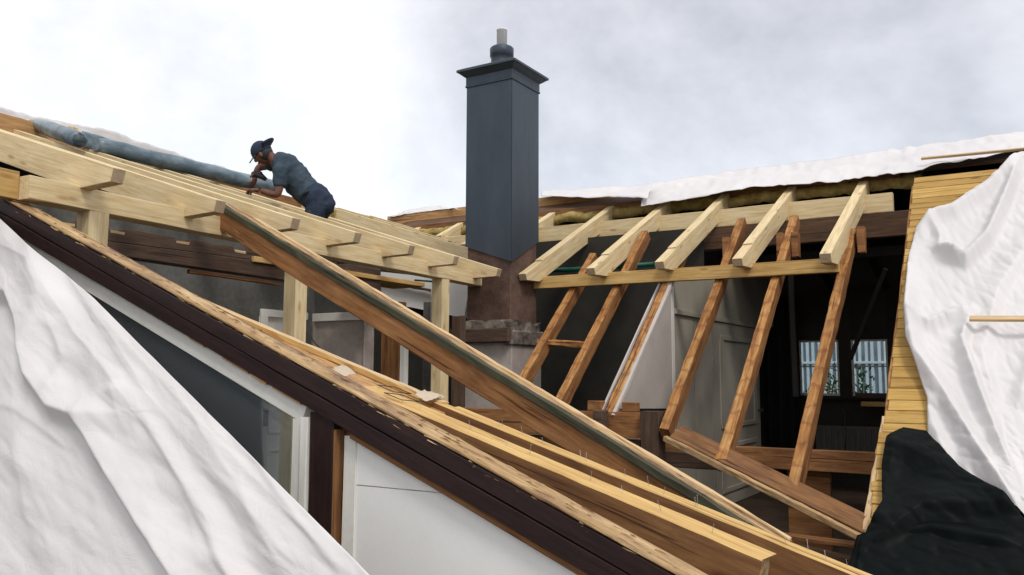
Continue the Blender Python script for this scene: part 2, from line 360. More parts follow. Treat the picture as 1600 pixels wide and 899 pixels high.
def cloth(name, edgeA, edgeB, base, n, folds, mat, nu, nv, wr=.012, wscale=.012, ang=0, label=None, cat=None, lift=0.0, thick=.004, parent=None, facet=0.0, fine=.3):
    """sheet draped on a plane of the building. edgeA/edgeB: its two long edges as traced in the photo, base: pixel -> point on the plane, folds: (polyline, height, soft side, sharp side)"""
    n = V(n); bm = bmesh.new(); g = []
    ca, sa = math.cos(ang), math.sin(ang); seed = random.random() * 90
    org = base(*lerp_poly(edgeA, 0)[:])
    for i in range(nv + 1):
        t = i / nv; A = lerp_poly(edgeA, t); B = lerp_poly(edgeB, t); row = []
        for j in range(nu + 1):
            p = A.lerp(B, j / nu)
            h = lift
            for poly, amp, w1, w2 in folds:
                d, s, q = seg_dist(p, poly)
                ww = (w1 if s > 0 else w2) * (1 + .25 * noise.noise(V((p.x * .02, p.y * .02, seed))))
                fade = min(1, q * 8 + .0) * min(1, (1 - q) * 8 + .0) if q not in (0, 1) else 0.0
                if q in (0, 1): fade = 0.0
                fade = max(fade, .15 if d < 3 else 0)
                h += amp * (.4 * math.exp(-(d / ww) ** 2) + .6 * max(0, 1 - d / (1.5 * ww)) ** 1.4) * (.25 + .75 * fade)
            u_, v_ = (p.x * ca + p.y * sa) * wscale, (-p.x * sa + p.y * ca) * wscale
            h += wr * (noise.noise(V((u_ * .45, v_ * 2.2, seed))) + .45 * (1 - 2 * abs(noise.noise(V((u_ * 1.1, v_ * 4.1, seed + 5))))) + fine * (1 - 2 * abs(noise.noise(V((u_ * 3, v_ * 9, seed + 9))))))
            if facet:
                wv = V((u_ * 2.2 + .3 * noise.noise(V((u_, v_, 3))), v_ * 5.0, seed)); dd0 = noise.voronoi(wv)[0]
                h += facet * min(.5, dd0[1] - dd0[0]) + facet * .6 * min(.4, abs(noise.noise(V((u_ * 1.3 + v_ * 3, v_ * 1.2, seed + 2)))) * 2)
            row.append(bm.verts.new(base(p.x, p.y) + n * h - org))
        g.append(row)
    for i in range(nv):
        for j in range(nu):
            f = bm.faces.new((g[i][j], g[i][j + 1], g[i + 1][j + 1], g[i + 1][j])); f.smooth = True
    me = bm_mesh(bm, name); o = link(name, me, Matrix.Translation(org), parent, [mat], None)
    if thick:
        md = o.modifiers.new('thickness', 'SOLIDIFY'); md.thickness = thick; md.offset = 0
    if label: props(o, label, cat)
    return o
# ================================================================ SETTING
FZ, GZ = -1.55, -1.75
def sheet(name, x0, x1, y0, y1, z, mat, t=0, k='structure'):
    bm = bmesh.new(); vs = [bm.verts.new((x, y, 0)) for x, y in ((x0, y0), (x1, y0), (x1, y1), (x0, y1))]; bm.faces.new(vs)
    return props(link(name, bm_mesh(bm, name), Matrix.Translation((0, 0, z)), None, [mat]), kind=k)
sheet('ground', -400, 400, -400, 400, GZ, 'ground')
fl = box('floor', (-13, 2.72, FZ - .15), (2.2, 14.9, FZ), 'floor', None, 0); props(fl, kind='structure')
# ================================================================ CHIMNEY
CX, CY, CW, CD = -4.85, 7.9, .62, .61            # nearest corner, width along X, depth along Y
ch = thing('chimney', 'tall square chimney clad in dark anthracite sheet metal, standing where the two roofs meet', 'chimney', (CX - CW / 2, CY + CD / 2, FZ))
zb, zt = AX(799, 409, 1, CY).z, 3.36
# cladding: four folded sheets whose lower edges step down with the roofs
zl = AX(725, 386, 1, CY).z; zr = AX(842, 378, 0, CX).z
bm = bmesh.new()
lo = [(0, 0, zb), (CW * -1, 0, zl), (-CW, CD, zl + .25), (0, CD, zr)]
vsb = [bm.verts.new(p) for p in lo]; vst = [bm.verts.new((p[0], p[1], zt)) for p in lo]
for i in range(4):
    j = (i + 1) % 4; bm.faces.new((vsb[i], vsb[j], vst[j], vst[i]))
bmesh.ops.bevel(bm, geom=[e for e in bm.edges if abs(e.verts[0].co.x - e.verts[1].co.x) < 1e-4 and abs(e.verts[0].co.y - e.verts[1].co.y) < 1e-4], offset=.006, segments=2, affect='EDGES')
clad = link('cladding', bm_mesh(bm), Matrix.Translation((CX, CY, 0)), ch, ['zinc'])
sm = clad.modifiers.new('thickness', 'SOLIDIFY'); sm.thickness = .012; sm.offset = -1
box('bead', (CX - CW - .012, CY - .012, zt - .035), (CX + .012, CY + CD + .012, zt - .012), 'zinc', ch, .004)
box('frieze', (CX - CW - .006, CY - .006, zt - .012), (CX + .006, CY + CD + .006, zt + .085), 'zinc', ch, .003)
bm = bmesh.new()
rings = []
for off, z in ((.006, zt + .082), (.03, zt + .10), (.072, zt + .135), (.086, zt + .14), (.086, zt + .165), (.02, zt + .20), (-.12, zt + .215)):
    rings.append([bm.verts.new(p) for p in ((-CW - off, -off, z), (off, -off, z), (off, CD + off, z), (-CW - off, CD + off, z))])
for a, b in zip(rings, rings[1:]):
    for i in range(4): bm.faces.new((a[i], a[(i + 1) % 4], b[(i + 1) % 4], b[i]))
bm.faces.new(rings[-1]); bm.faces.new(rings[0][::-1])
link('cap', bm_mesh(bm), Matrix.Translation((CX, CY, 0)), ch, ['zinc'])
cc = V((CX - CW / 2 - .02, CY + CD / 2, 0))
def lathe(name, prof, c, mat, parent, seg=20, mtx=None):
    bm = bmesh.new(); rr = []
    for r, z in prof: rr.append([bm.verts.new((r * math.cos(2 * math.pi * k / seg), r * math.sin(2 * math.pi * k / seg), z)) for k in range(seg)])
    for a, b in zip(rr, rr[1:]):
        for k in range(seg): f = bm.faces.new((a[k], a[(k + 1) % seg], b[(k + 1) % seg], b[k])); f.smooth = True
    bm.faces.new(rr[0][::-1]); bm.faces.new(rr[-1])
    return link(name, bm_mesh(bm), mtx or Matrix.Translation(c), parent, [mat])
pz = zt + .2
lathe('flue_collar', [(.135, 0), (.13, .10), (.125, .17), (.14, .18), (.142, .275), (.13, .29), (.1, .292)], cc + V((0, 0, pz)), 'zinc', ch)
M['pipe'] = plain('bright_grey_flue', (.66, .66, .67), (.78, .78, .79), 4, .5, 0, metal=0.0)
lathe('flue_pipe', [(.062, 0), (.062, .22), (.066, .222), (.066, .235), (.055, .236), (.055, .18)], cc + V((0, 0, pz + .28)), 'pipe', ch)
box('brick_shaft', (CX - CW + .02, CY + .02, .46), (CX - .02, CY + CD - .02, 1.9), 'brick', ch, .008, label='sooty red brick shaft showing below the metal cladding')
# rough mortar ledge stepping out around the shaft
def crust(name, a, b, mat, parent, amp=.025, cuts=7):
    a, b = V(a), V(b); c = (a + b) / 2; s = b - a; bm = bmesh.new(); bmesh.ops.create_cube(bm, size=1)
    for v in bm.verts: v.co = V((v.co.x * s.x, v.co.y * s.y, v.co.z * s.z))
    bmesh.ops.subdivide_edges(bm, edges=bm.edges[:], cuts=cuts, use_grid_fill=True)
    for v in bm.verts:
        q = v.co * 6 + c; v.co += V((noise.noise(q), noise.noise(q + V((9, 0, 0))), noise.noise(q + V((0, 9, 0))) * 1.4)) * amp
    for f in bm.faces: f.smooth = False
    return link(name, bm_mesh(bm), Matrix.Translation(c), parent, [mat])
crust('mortar_crust', (CX - CW - .05, CY - .06, .47), (CX + .03, CY + CD, .60), 'mortar', ch, .05)
box('ledge_board', (CX - CW - .13, CY - .115, .36), (CX + .03, CY - .055, .52), 'weathered', ch, .008, jit=.008)
box('ledge_stone', (CX - .07, CY - .05, .34), (CX + .055, CY + CD + .04, .50), 'mortar', ch, .015, jit=.008)
box('plaster_base', (CX - CW - .10, CY - .02, FZ), (CX + .02, CY + CD + .02, .37), 'plaster', ch, .006)
# ================================================================ LEFT WING: NEW FRAME
lf = thing('roof_frame', 'new pale pine roof frame on the left, rafters on a long wall plate and three posts', 'roof frame', (-4.95, 3.1, FZ))
# the plate, from outside the frame on the left to the chimney
pa = PN(-200, 268, V((0, 0, 1)), 1.0); pb = AX(150, 330, 2, 1.0); pc = AX(737, 444, 2, 1.0)
pdir = (pc - pb).normalized()
pstart = pb - pdir * 3.0; pend = pb + pdir * ((CY - .01 - pb.y) / pdir.y)
prt = pdir.cross(V((0, 0, 1)))      # to the right (+X side)
hw = .07
pe0 = pb + pdir * ((2.63 - pb.y) / pdir.y)
beam('wall_plate', pstart - prt * (hw + .07), pe0 - pdir * .004 - prt * (hw + .07), .10, .165, 'yellow', lf, anchor='bottom', label='yellower length of plate behind the near end')
beam('wall_plate', pe0 - prt * hw, pend - prt * hw, .14, .135, 'new', lf, anchor='bottom')
for px, nm in ((172, 0), (482, 1), (706, 2)):
    q = AX(px, {0: 340, 1: 415, 2: 445}[nm], 0, (pb + pdir * ((3.2 + nm * 1.85) - pb.y)).x)
    s = (q.y - pb.y) / pdir.y; c = pb + pdir * (s - .068) - prt * hw
    beam('post', (c.x, c.y, FZ), (c.x, c.y, 1.0), .132, .132, 'new', lf, up=(0, 1, 0), anchor='c', jit=.001)
# rafters: side outline, local X runs up the slope from the tail
def rafter_pts(ln, depth=.2, tail=.30, endh=.105, step=0.0, steplen=.36):
    p = [(0, -step), (0, -endh)]
    p += [(tail, -depth), (ln, -depth), (ln, 0)]
    if step: p += [(steplen, 0), (steplen, -step)]
    return p
e1 = R_(17.9); e2 = R_(26.2)
upL = V((-math.cos(e1), 0, math.sin(e1))); upR = V((0, math.cos(e2), math.sin(e2)))
ridgeX = -9.0
def plate_face(y): return (pb + pdir * ((y - pb.y) / pdir.y)).x
for i, (px, py) in enumerate(((177, 262), (338, 312), (457, 340), (555, 363), (640, 383), (710, 400), (778, 420))):
    y = 3.0
    for _ in range(30):              # the tail overhangs the plate by about 0.33 m
        kx = ray(px, py); y = (plate_face(y) + .325) / kx.x * kx.y
    q = AX(px, py, 1, y); q.y += .0425
    ln = (q.x - ridgeX) / math.cos(e1)
    m, _ = frame(q, q + upL * ln)
    prism('rafter', rafter_pts(ln, .195, .325, .085), .085, m, 'new', lf, .003, endmat=('new_cut', -1))
for y, xs in ((8.85, -5.9), (9.6, -6.9), (10.35, -8.0)):
    q = V((xs, y, (dL - nL.x * xs) / nL.z)); ln = (xs - ridgeX) / math.cos(e1); m, _ = frame(q, q + upL * ln)
    prism('rafter', [(0, 0), (.02, -.2), (ln, -.2), (ln, 0)], .085, m, 'new', lf, .003)
for y in (2.25,):
    q = V((-5.6, y, 1.50)); ln = (q.x - ridgeX) / math.cos(e1); m, _ = frame(q, q + upL * ln)
zr_ = (dL - nL.x * ridgeX) / nL.z
beam('ridge_beam', (ridgeX - .05, 0.4, zr_ - .01), (ridgeX - .05, 11.2, zr_ - .01), .09, .24, 'old', lf, label='old brown ridge timber')
# small blocks showing as ends above the roll
# ================================================================ RIGHT WING: NEW FRAME
rf = thing('roof_frame', 'new pale pine rafters sloping down to a yellow plate right of the chimney', 'roof frame', (-3.2, 8.4, 1.0))
ra = AX(838, 451, 1, 8.43); rb = AX(1310, 425, 1, 8.43)
beam('wall_plate', (CX - .02, 8.47, ra.z), (rb.x, 8.47, rb.z), .085, .135, 'yellow', rf, anchor='bottom')
for i, ((px, py), topy) in enumerate(zip([(809, 427), (915, 418), (1022, 408), (1143, 403), (1280, 397)], (10.45, 10.45, 10.4, 10.4, 10.3))):
    q = PN(px, py, nR, dR); q.x += .05
    ln = (topy - q.y) / math.cos(e2); m, _ = frame(q, q + upR * ln)
    prism('rafter', rafter_pts(ln, .205, .26, .09, .012 if i < 4 else 0, .42), .10, m, 'new', rf, .003, endmat=('new_cut', -1))
for xx, y0 in ((-5.72, 8.75), (-6.50, 9.32), (-7.30, 9.85), (-8.1, 10.3)):
    q = V((xx, y0, (dR - nR.y * y0) / nR.z)); ln = (11.0 - y0) / math.cos(e2); m, _ = frame(q, q + upR * ln)
    prism('rafter', [(0, 0), (.02, -.2), (ln, -.2), (ln, 0)], .10, m, 'new', rf, .003)
pl = AX(1394, 299, 1, 9.95); plb = AX(1394, 329, 1, 9.95)
beam('purlin', (-8.3, 10.0, pl.z - .01), (pl.x, 10.0, pl.z - .01), .10, pl.z - plb.z, 'new', rf)
beam('purlin', (-8.3, 10.01, plb.z - .01), (1.2, 10.01, plb.z - .01), .14, .27, 'brown', rf, label='old brown purlin under the new one')
# ================================================================ RIGHT WING: OLD STEEP FRAME
of = thing('roof_frame', 'old steep orange brown rafters still standing over the open dark room', 'roof frame', (-2.5, 6.8, FZ))
up42 = V((0, math.cos(R_(42)), math.sin(R_(42))))
def old_rafter(x, y0, y1, w=.085, h=.135, cap=True, x1=None):
    z = lambda y: 1.0 + (y - 8.5) * math.tan(R_(42))
    a = V((x, y0, z(y0))); b = V((x if x1 is None else x1, y1, z(y1)))
    return beam('rafter', a, b, w, h, 'old', of, topmat='oldtop', jit=.0035, cham=.006, seg=.12, rag=.01)
for x, y0, y1, x1 in ((-4.40, 7.25, 9.0, -4.40), (-3.86, 7.14, 9.3, -3.86), (-3.29, 7.02, 9.3, -3.29), (-2.72, 6.90, 9.35, -2.72), (-2.16, 6.67, 9.32, -2.14), (-1.57, 6.44, 9.05, -1.52)):
    old_rafter(x + .0, y0, y1, x1=x1)
# blocks nailed to rafter heads
for x in (-2.22, -2.07, -2.79, -1.43):
    yy = 8.98; zz = 1.0 + (yy - 8.5) * .9
    box('block', (x - .02, yy - .06, zz - .2), (x + .05, yy + .06, zz + .06), 'old', of, .004, jit=.004)
vA = V((CX + .05, 7.86, .33)); vB = V((-1.05, 6.19, -1.075)); vd = (vB - vA).normalized()
vm = vA + vd * 1.95
rim0 = PN(1040, 681, nO, dO + .012); rim1 = PN(1347, 836, nO, dO + .012)
vb0, vb1 = PN(1048, 684, nO, dO - .022), PN(1349, 836, nO, dO - .022); vx = (vb1 - vb0).normalized(); vup = nO.cross(vx); vup = vup if vup.z > 0 else -vup
beam('valley_board', vb0, vb1, .035, .15, 'side', of, up=tuple(vup), anchor='bottom', jit=.002, label='plank running down along the old valley')
beam('valley_lath', rim0, rim1, .05, .045, 'weath_top', of, jit=.0022, cham=.006, seg=.07, rag=.01, label='ragged pale lath along the foot of the rafters')
# the floor beam on the left of the room, its post and joist end
beam('tie_beam', (-5.6, 7.06, -.315), (-2.86, 7.06, -.315), .10, .225, 'old', of)
beam('tie_beam', (-5.4, 7.12, -.56), (-3.0, 7.12, -.56), .12, .14, 'brown', of)
box('joist_end', (-3.36, 6.86, -.54), (-3.27, 7.0, -.30), 'weathered', of, .006, jit=.005)
beam('post', (-2.86, 7.03, FZ), (-2.86, 7.03, -.30), .17, .15, 'weathered', of, up=(0, 1, 0), anchor='c', jit=.004)
box('block', (-3.50, 7.03, -.312), (-3.36, 7.12, -.22), 'old', of, .004, jit=.004)
box('block', (-3.16, 7.03, -.312), (-3.02, 7.12, -.23), 'old', of, .004, jit=.004)
beam('crosspiece', AX(842, 530, 1, 7.88), AX(920, 535, 1, 7.88), .07, .06, 'oldtop', of, jit=.006, cham=.01, seg=.06)
# trimmers deeper in the room
beam('trimmer', (-3.2, 8.05, -.65), (-.6, 8.05, -.65), .10, .075, 'old', of)
beam('trimmer', (-3.2, 8.06, -.728), (-.6, 8.06, -.728), .12, .11, 'old', of)
box('panel', (-2.0, 8.12, FZ), (-1.62, 8.17, -.84), 'old', of, .004)
beam('trimmer', (-3.9, 7.5, -.68), (-2.3, 7.5, -.68), .10, .14, 'weathered', of)
old_rafter(-.96, 6.25, 9.6)
# dark upper framing inside the room
for x in (-2.45, -1.75, -1.0, -.3):
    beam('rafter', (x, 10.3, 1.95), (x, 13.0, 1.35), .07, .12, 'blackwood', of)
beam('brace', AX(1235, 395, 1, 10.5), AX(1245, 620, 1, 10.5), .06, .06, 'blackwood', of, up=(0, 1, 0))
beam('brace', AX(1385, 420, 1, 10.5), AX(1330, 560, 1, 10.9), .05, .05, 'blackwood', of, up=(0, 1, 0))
# ================================================================ ROOF SHEATHING, one board after another up the slope
sh = thing('roof_sheathing', 'yellow pine sheathing boards nailed across the old rafters beside the white tarp', 'sheathing', (-.98, 6.25, -1.0))
s0 = (6.25 - 8.5) / math.cos(R_(42)); s1 = (9.68 - 8.5) / math.cos(R_(42)); s = s0; k = 0
base0 = V((0, 8.5, 1.0))
while s < s1:
    hgt = random.choice((.095, .115, .135, .12)); c = base0 + up42 * (s + hgt / 2)
    if s + hgt > s1: hgt = s1 - s
    xl = -.985 + random.uniform(-.012, .012)
    if s < s0 + 1.0: xl = -1.01 + .010 * math.sin(k * 1.7) + random.uniform(-.012, .012)
    m = Matrix((V((1, 0, 0)), up42, nO)).transposed().to_4x4(); m.translation = V((xl, c.y, c.z)) + nO * .004
    bm = bmesh.new(); nseg = 6; ln = 2.3 - xl * 0
    L_ = 3.3
    ringz = []
    gap = .0016
    for q in range(nseg + 1):
        xx = L_ * q / nseg; wv = random.uniform(-.001, .001)
        hh = hgt / 2 - gap
        jx = random.uniform(-.006, .006)
        ringz.append([bm.verts.new(v) for v in ((xx + (jx if q == 0 else 0), -hh, wv), (xx, hh, wv), (xx, hh - .002, .016), (xx, hh - .004, .02 + wv), (xx, -hh + .004, .02 + wv), (xx, -hh + .002, .016))])
    for a, b in zip(ringz, ringz[1:]):
        for i in range(6): bm.faces.new((a[i], a[(i + 1) % 6], b[(i + 1) % 6], b[i]))
    bm.faces.new(ringz[0][::-1]); bm.faces.new(ringz[-1])
    link('board', bm_mesh(bm, 'board'), m, sh, ['sheath'])
    s += hgt; k += 1
# nails and splintered underlay showing along the torn edge
beam('edge_lath', V((-1.035, 6.25, -1.03)), V((-.99, 7.05, -.30)), .05, .03, 'fresh', sh, up=tuple(nO), jit=.006, cham=.006, seg=.06, rag=.01)
# ================================================================ OLD ROOF DECK behind the right frame and beyond the ridge
rd = thing('old_roof', 'old roof deck of the right wing running back over the dark room', 'roof', (-3, 11.3, 2.6))
RY, RZ = 11.08, (dR - nR.y * 11.08) / nR.z + .02
def deck(x0, x1, pa_, pb_, t, mat, name='deck'):
    d = (V((0, pb_[0] - pa_[0], pb_[1] - pa_[1]))).normalized(); n = V((1, 0, 0)).cross(d)
    return slab(name, [(x0, *pa_), (x1, *pa_), (x1, *pb_), (x0, *pb_)], n, t, mat, rd, 0)
zR = lambda y: (dR - nR.y * y) / nR.z
deck(-8.6, 2.6, (10.42, zR(10.42) + .03), (RY, RZ), .03, 'brown', 'front_deck')
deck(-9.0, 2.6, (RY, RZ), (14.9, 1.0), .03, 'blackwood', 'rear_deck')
beam('fascia', (-8.6, 10.43, zR(10.42) + .03), (-1.2, 10.43, zR(10.42) + .03), .03, .10, 'side', rd)
beam('fascia', (-9.0, RY - .32, zR(RY - .32) + .14), (-4.9, RY - .32, zR(RY - .32) + .14),   .04, .17, 'orange', rd, jit=.004, label='brown board left of the chimney')
beam('ceiling_joist', (-5.2, 10.9, 1.55), (1.0, 10.9, 1.55), .1, .12, 'blackwood', rd)
def lump(name, x0, x1, ya, yb, th, mat, parent, nx=40, ny=8, amp=.03):
    bm = bmesh.new(); g = []
    for i in range(nx + 1):
        row = []
        for j in range(ny + 1):
            u, v = i / nx, j / ny; x = x0 + (x1 - x0) * u; y = ya + (yb - ya) * v
            z = zR(y) - .05 + th * math.sin(math.pi * min(1, max(0, v * .8 + .2))) + amp * noise.noise(V((x * 5, y * 9, 1))) + amp * .5 * noise.noise(V((x * 17, y * 22, 3)))
            row.append(bm.verts.new((x - x0, y - ya + amp * noise.noise(V((x * 6, 7, v * 4))), z)))
        g.append(row)
    for i in range(nx):
        for j in range(ny): f = bm.faces.new((g[i][j], g[i + 1][j], g[i + 1][j + 1], g[i][j + 1])); f.smooth = True
    r = bmesh.ops.extrude_face_region(bm, geom=bm.faces[:]); bmesh.ops.translate(bm, vec=(0, 0, -.12), verts=[v for v in r['geom'] if isinstance(v, bmesh.types.BMVert)])
    return link(name, bm_mesh(bm), Matrix.Translation((x0, ya, 0)), parent, [mat])
lump('insulation', -8.4, -1.0, 10.36, 10.85, .015, 'insul', rd, 200, 12, .045)
# ================================================================ LEFT WING far slope
fr = thing('old_roof', 'old roof slope falling away behind the left ridge', 'roof', (-9.1, 6, 2.5))
slab('deck', [(-9.1, 0, zr_ - .04), (-9.1, 12.5, zr_ - .04), (-14, 12.5, .9), (-14, 0, .9)], V((-.33, 0, .94)), .03, 'blackwood', fr, 0)
# ================================================================ WALLS (interior)
def wall(name, label, a, b, mat):
    o = box(name, a, b, mat, None, 0); props(o, label, 'wall'); return o
PX = -3.24
pw = thing('partition_wall', 'pale plasterboard partition with a sloping white edge between the dark room and the door', 'wall', (PX, 7.8, FZ))
zo = lambda y: 1.0 + (y - 8.5) * math.tan(R_(42))
cy_ = 8.50
slab('plasterboard', [(PX, 7.07, -.29), (PX, cy_, -.33), (PX, cy_, 1.02), (PX, cy_ - .02, zo(cy_ - .02) - .02)][0:3] + [(PX, cy_ - .06, zo(cy_ - .06) - .01)], V((1, 0, 0)), .03, 'plaster_w', pw, .002)
beam('trim', (PX + .006, 7.0, zo(7.0) + .01), (PX + .006, 8.56, zo(8.56) + .01), .035, .04, 'plaster_w', pw, jit=.003)
beam('trim', (PX - .125, 7.02, zo(7.02) + .01), (PX - .125, 8.56, zo(8.56) + .01), .02, .04, 'plaster_w', pw, jit=.003)
box('trim', (PX - .01, cy_, FZ), (PX + .012, cy_ + .05, 1.05), 'white', pw, .003, axis=2)
slab('plasterboard', [(PX, 7.2, FZ), (PX, cy_, FZ), (PX, cy_, -.35), (PX, 7.2, -.35)], V((1, 0, 0)), .03, 'doorpaint', pw, .002)
slab('panel', [(PX, cy_ + .06, .72), (PX, 12.9, .72), (PX, 12.9, 1.6), (PX, cy_ + .06, 1.1)], V((1, 0, 0)), .03, 'doorpaint', pw, .002)
box('lintel', (PX - .02, cy_ + .06, .66), (PX + .03, 12.0, .715), 'doorpaint', pw, .004, axis=1)
box('side_panel', (PX - .02, cy_ + .1, FZ), (PX + .004, 9.15, .655), 'doorpaint', pw, .003, axis=2)
box('side_panel', (PX - .02, 9.17, FZ), (PX + .004, 9.76, .655), 'doorpaint', pw, .003, axis=2)
dr = thing('door', 'tall cream panelled door with moulded frames, behind the steep old rafters', 'door', (PX, 10.7, FZ))
box('leaf', (PX - .04, 9.8, FZ + .02), (PX + .012, 11.75, .65), 'doorpaint', dr, .004, axis=2)
for z0, z1 in ((-.62, .50), (-1.38, -.80)):
    y0, y1 = 10.05, 11.55; t = .06; P_ = PX + .012
    for a, b in (((P_, y0, z0), (P_ + .02, y1, z0 + t)), ((P_, y0, z1 - t), (P_ + .02, y1, z1))): box('moulding', a, b, 'doorpaint', dr, .008, axis=1)
    for a, b in (((P_, y0, z0 + t), (P_ + .02, y0 + t * 1.6, z1 - t)), ((P_, y1 - t * 1.6, z0 + t), (P_ + .02, y1, z1 - t))): box('moulding', a, b, 'doorpaint', dr, .008, axis=2)
lathe('knob', [(.012, 0), (.012, .03), (.026, .04), (.026, .06), (.01, .068)], (0, 0, 0), 'iron', dr, 10, Matrix.Translation((PX + .012, 11.66, -.45)) @ Matrix.Rotation(math.pi / 2, 4, 'Y'))
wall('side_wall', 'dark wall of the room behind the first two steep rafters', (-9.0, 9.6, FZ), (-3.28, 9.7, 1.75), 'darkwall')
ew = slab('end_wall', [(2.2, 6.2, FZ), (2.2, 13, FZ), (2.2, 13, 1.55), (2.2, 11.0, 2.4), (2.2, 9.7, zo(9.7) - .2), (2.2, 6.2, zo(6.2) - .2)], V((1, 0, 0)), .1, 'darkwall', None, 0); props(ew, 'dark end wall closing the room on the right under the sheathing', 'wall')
# back wall with two windows
BY = 13.0
bw = thing('back_wall', 'dark back wall of the open room with two small bright windows', 'wall', (-2.4, BY, FZ))
w1 = (AX(1249, 600, 1, BY).x, AX(1312, 600, 1, BY).x); w2 = (AX(1331, 600, 1, BY).x, AX(1389, 600, 1, BY).x); wz = (-.27, .54)
for a, b in (((-4.2, FZ), (w1[0], 1.75)), ((w1[1], FZ), (w2[0], 1.75)), ((w2[1], FZ), (2.2, 1.75)), ((w1[0], FZ), (w1[1], wz[0])), ((w2[0], FZ), (w2[1], wz[0])), ((w1[0], wz[1]), (w1[1], 1.75)), ((w2[0], wz[1]), (w2[1], 1.75))):
    box('panel', (a[0], BY, a[1]), (b[0], BY + .12, b[1]), 'darkwall', bw, 0)
for ww in (w1, w2):
    fr_ = box('window', (ww[0], BY + .03, wz[0]), (ww[1], BY + .05, wz[0] + .035), 'white', bw, .003)
    box('bar', (ww[0], BY + .03, wz[1] - .03), (ww[1], BY + .05, wz[1]), 'white', fr_, .003)
    for xx in (ww[0], ww[1] - .03): box('bar', (xx, BY + .03, wz[0] + .035), (xx + .03, BY + .05, wz[1] - .03), 'white', fr_, .003, axis=2)
    box('bar', (ww[0] + .03, BY + .032, .145), (ww[1] - .03, BY + .048, .165), 'nbar', fr_, .002)
    box('pane', (ww[0] + .03, BY + .054, wz[0] + .035), (ww[1] - .03, BY + .058, wz[1] - .03), 'glass', fr_, 0)
box('sill', (AX(1250, 625, 1, BY).x, BY - .10, wz[0] - .05), (w2[1] + .5, BY, wz[0] - .02), 'blackwood', bw, .004)
box('sill_board', (AX(1345, 630, 1, BY - .3).x, BY - .3, -.40), (w2[1] + .5, BY - .16, -.335), 'yellow', bw, .004)
box('red_box', (AX(1338, 620, 1, BY).x, BY - .09, wz[0] - .02), (w2[1], BY - .05, wz[0] + .05), 'brick', bw, .004)
rad = thing('radiator', 'dim ribbed cream radiator under the windows', 'radiator', (-1.9, BY - .3, -1.0))
rx0, rx1 = AX(1275, 690, 1, BY - .3).x, -.9
box('body', (rx0, BY - .3, -1.10), (rx1, BY - .24, -.68), 'radiator', rad, .01)
k = rx0 + .03
while k < rx1 - .04: box('rib', (k, BY - .318, -1.07), (k + .035, BY - .3, -.71), 'radiator', rad, .006, axis=2); k += .075
# curtain left of the window
bm = bmesh.new(); g = []
c0, c1 = AX(1190, 500, 1, 12.6).x, AX(1247, 500, 1, 12.6).x
for i in range(25):
    u = i / 24; g.append([bm.verts.new(((c1 - c0) * u, .06 * math.sin(u * 22) + .02 * math.sin(u * 51), z)) for z in (FZ + .1, -.5, .5, 1.2)])
for a, b in zip(g, g[1:]):
    for j in range(3): f = bm.faces.new((a[j], b[j], b[j + 1], a[j + 1])); f.smooth = True
cu = link('curtain', bm_mesh(bm), Matrix.Translation((c0, 12.6, 0)), None, ['curtain']); props(cu, 'dark curtain hanging in folds left of the small windows', 'curtain')
cu.modifiers.new('t', 'SOLIDIFY').thickness = .006
# outside, behind the windows
nb = thing('neighbour_building', 'pale blue grey slatted building seen through the small windows', 'building', (-6, 24, GZ))
box('wall', (-16, 24, GZ), (4, 28, 5.5 - 3.4), 'nwall', nb, 0)
box('rail', (-16, 23.9, .36), (4, 23.95, .42), 'nbar', nb, 0)
box('rail', (-16, 23.9, -.75), (4, 23.95, -.70), 'nrail', nb, 0)
meb = None
for k in range(62):
    xx = -11 + k * .15
    if meb is None:
        o = box('batten', (xx, 23.93, GZ), (xx + .07, 24.0, 1.9), 'nbar', nb, 0, axis=2); meb = o
    else:
        c = meb.copy(); c.parent = nb; COL.objects.link(c); c.matrix_basis = Matrix.Translation((k * .15 + random.uniform(-.02, .02), 0, 0)) @ meb.matrix_basis
for (px, h, lab, fl_) in ((1226, .55, 'leafy plant behind the left pane', 0), (1300, .95, 'bushy plant with yellow flowers at the middle of the windows', 1), (1347, .95, 'slim green shrub behind the right pane', 0), (1366, .5, 'low green plant at the far right of the windows', 0)):
    bx = AX(px if px > 1240 else 1262, 640, 1, 15.2); t = thing('plant', lab, 'plant', (bx.x, 15.2, -.9))
    bm = bmesh.new()
    tube('stem', [(bx.x, 15.2, -.9), (bx.x + .02, 15.2, -.9 + h * .8)], .012, 'leaf', t, 5)
    for q in range(170):
        c = V((random.gauss(0, .12 if px != 1347 else .08), random.gauss(0, .1), h * random.uniform(.1, 1.15))); a = V((random.gauss(0, 1), random.gauss(0, 1), random.gauss(0, 1))).normalized(); b = a.orthogonal().normalized(); l = random.uniform(.03, .06)
        bm.faces.new([bm.verts.new(c), bm.verts.new(c + a * l + b * l * .4), bm.verts.new(c + a * l * 2), bm.verts.new(c + a * l - b * l * .4)])
    link('foliage', bm_mesh(bm), Matrix.Translation((bx.x, 15.2, -.9)), t, ['leaf'])
    if fl_:
        for q in range(9):
            c = V((bx.x + random.gauss(0, .13), 15.05, -.9 + h * random.uniform(.5, .95)))
            lathe('flower', [(.004, 0), (.035, .012), (.03, .02), (.008, .022)], c, 'flower', t, 7)
